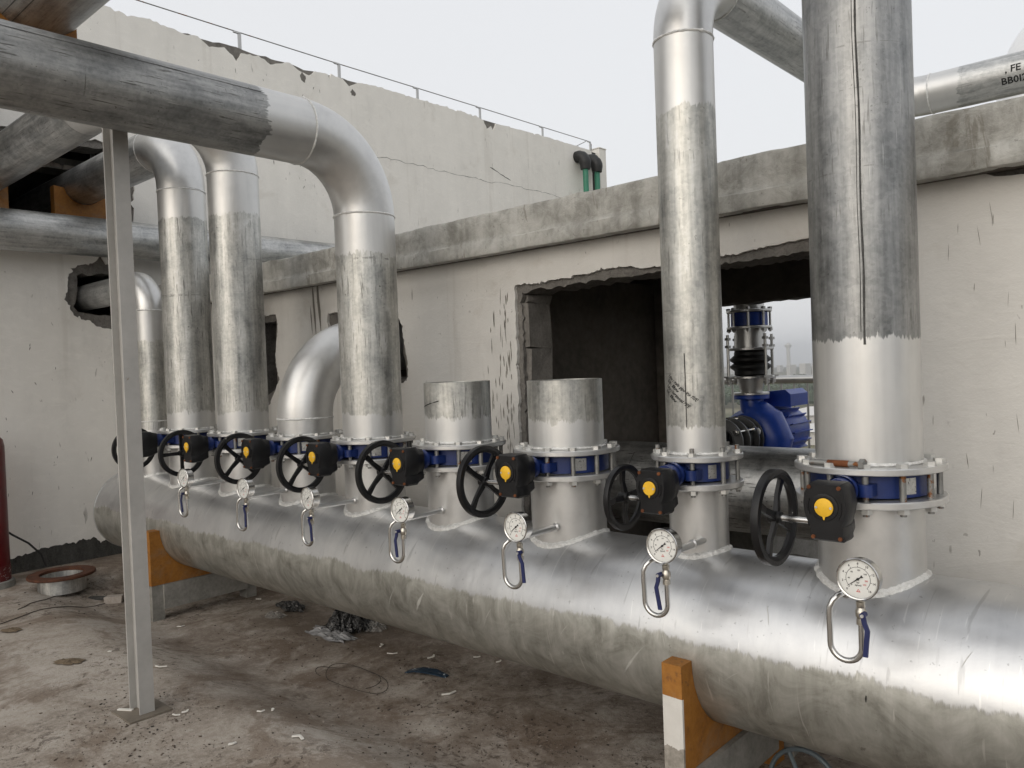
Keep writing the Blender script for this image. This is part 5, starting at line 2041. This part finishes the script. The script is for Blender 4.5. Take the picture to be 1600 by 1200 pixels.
# ================================================================== the land far below
LZ = -24.0
m = MB()
m.add([(-2150, -2150, LZ), (2150, -2150, LZ), (2150, 2150, LZ), (-2150, 2150, LZ)], [(0, 1, 2, 3)])
g = G('far_fields')
co = g.co
v1 = g.noise(co, .006, 6, .6); v2 = g.noise(co, .05, 5, .6)
g.set(Base_Color=g.ramp(g.math('ADD', g.math('MULTIPLY', v1, .6), g.math('MULTIPLY', v2, .4)), [(0.35, (0.05, 0.065, 0.03)), (0.48, (0.12, 0.115, 0.06)), (0.58, (0.21, 0.19, 0.125)), (0.68, (0.09, 0.10, 0.05))]), Roughness=.95)
tag(m.obj('ground', g.m), kind='structure')


def land(px, py, z=LZ):
    d = ray(px, py)
    t = (z - H) / d.z
    return Vector((d.x * t, d.y * t, z))


# pale road
a, b = land(1100, 618), land(1300, 611)
dv = (b - a).normalized(); nv = Vector((-dv.y, dv.x, 0))
m = MB()
m.add([a - dv * 300 - nv * 5, b + dv * 300 - nv * 5, b + dv * 300 + nv * 5, a - dv * 300 + nv * 5], [(0, 1, 2, 3)])
m.v = [(x, y, LZ + .05) for x, y, z in m.v]
tag(m.obj('road', blank('pale_road', (0.42, 0.40, 0.36), .9)), kind='structure')

g = G('far_foliage')
v1 = g.noise(g.co, .25, 5, .7)
g.set(Base_Color=g.ramp(v1, [(0.35, (0.022, 0.035, 0.016)), (0.6, (0.055, 0.08, 0.035))]), Roughness=.9)
MT['far_foliage'] = g.m
fdir = ray(1230, 575); fdir = Vector((fdir.x, fdir.y, 0)).normalized(); fside = Vector((fdir.y, -fdir.x, 0))


def wood(name, d0, d1, halfw, n, h0, h1, lab):
    m = MB()
    for i in range(n):
        dd = rnd.uniform(d0, d1); ss = rnd.uniform(-halfw, halfw) * dd / d1
        c = fdir * dd + fside * ss
        h = rnd.uniform(h0, h1)
        for k in range(4):
            lump(m, (c.x + rnd.uniform(-.4, .4) * h, c.y + rnd.uniform(-.4, .4) * h, LZ + h * rnd.uniform(.35, .65)), h * .33, 1, 1, 1.1, i + k * 7, 4, .6)
    tag(m.obj(name, 'far_foliage', smooth=False), lab, 'trees', kind='stuff')


wood('distant_wood', 420, 760, 130, 300, 6, 12, 'dark belt of trees far beyond the railing')
wood('nearer_bushes', 90, 150, 40, 60, 2.5, 5, 'green bushes on the land beyond the railing')
g = G('far_wall'); g.set(Base_Color=(0.55, 0.54, 0.52), Roughness=.8); MT['far_wall'] = g.m
g = G('far_roof'); g.set(Base_Color=(0.62, 0.61, 0.59), Roughness=.6); MT['far_roof'] = g.m
for (d, s, w_, dp, h, lab) in ((255, 8, 46, 20, 5.5, 'long white-roofed shed below the railing line'), (300, 20, 38, 22, 8, 'pale hipped-roof hall behind the long shed')):
    c = fdir * d + fside * s
    hs_ = thing('far_shed', (c.x, c.y, LZ), lab, 'building', None, math.atan2(fside.y, fside.x))
    m = MB(); m.box((0, 0, h * .35), (w_, dp, h * .7)); m.obj('wall', 'far_wall', hs_, smooth=False)
    m = MB(); q = h
    m.add([(-w_ / 2 - 1, -dp / 2 - 1, h * .7), (w_ / 2 + 1, -dp / 2 - 1, h * .7), (w_ / 2 + 1, dp / 2 + 1, h * .7), (-w_ / 2 - 1, dp / 2 + 1, h * .7), (-w_ / 2 + 6, 0, h), (w_ / 2 - 6, 0, h)], [(0, 1, 5, 4), (1, 2, 5), (2, 3, 4, 5), (3, 0, 4), (3, 2, 1, 0)])
    m.obj('roof', 'far_roof', hs_, smooth=False)
    for k in range(6):
        m = MB(); m.box((-w_ / 2 + 5 + k * (w_ - 10) / 5, -dp / 2 - .05, h * .35), (2.4, .2, h * .25)); m.obj('window', 'dark', hs_, smooth=False)
# flared tower
c = fdir * 1500
p = ray(1232, 560); p = Vector((p.x, p.y, 0)).normalized() * 1500
tw = thing('water_tower', (p.x, p.y, LZ), 'tall hazy water tower with a flared top on the skyline', 'tower')
zt_ = (H + (1500 / Vector((ray(1232, 537).x, ray(1232, 537).y)).length) * ray(1232, 537).z) - LZ
m = MB(); m.lathe([(3.4, 0), (3.2, zt_ - 10), (4.0, zt_ - 7)], 20); m.obj('shaft', 'far_wall', tw)
m = MB(); m.lathe([(4.0, zt_ - 7), (6.2, zt_ - 4), (6.2, zt_ - 2), (3.6, zt_ - 1), (2.4, zt_ + 1), (.1, zt_ + 1.4)], 20); m.obj('tank', 'far_wall', tw)
fr_ = random.Random(5)
for i in range(22):
    d = fr_.uniform(850, 1700); s = fr_.uniform(-.09, .09) * d
    c = fdir * d + fside * s
    hb = fr_.uniform(7, 17); wb_ = fr_.uniform(9, 20)
    bb = thing('far_building', (c.x, c.y, LZ), 'small pale hazy building in the distant town', 'building', 'buildings of the distant town', fr_.uniform(0, 1.5))
    m = MB(); m.box((0, 0, hb / 2), (wb_, wb_ * .7, hb)); m.obj('wall', 'far_wall', bb, smooth=False)
    m = MB(); m.box((0, 0, hb + .4), (wb_ + 1, wb_ * .7 + 1, .8)); m.obj('roof', 'far_roof', bb, smooth=False)

# hazy air round everything
m = MB()
m.box((0, 0, (36 + LZ - 1) / 2), (4400, 4400, 36 - LZ + 1))
hz = m.obj('haze', None if False else 'dark', smooth=False)
hz.data.materials.clear()
hm = bpy.data.materials.new('haze_air')
hm.use_nodes = True
hm.node_tree.nodes.clear()
ho = hm.node_tree.nodes.new('ShaderNodeOutputMaterial')
pv = hm.node_tree.nodes.new('ShaderNodeVolumePrincipled')
pv.inputs['Color'].default_value = (0.93, 0.95, 0.97, 1)
pv.inputs['Density'].default_value = 0.0006
pv.inputs['Anisotropy'].default_value = 0.75
hm.node_tree.links.new(pv.outputs[0], ho.inputs['Volume'])
hz.data.materials.append(hm)
tag(hz, kind='stuff')
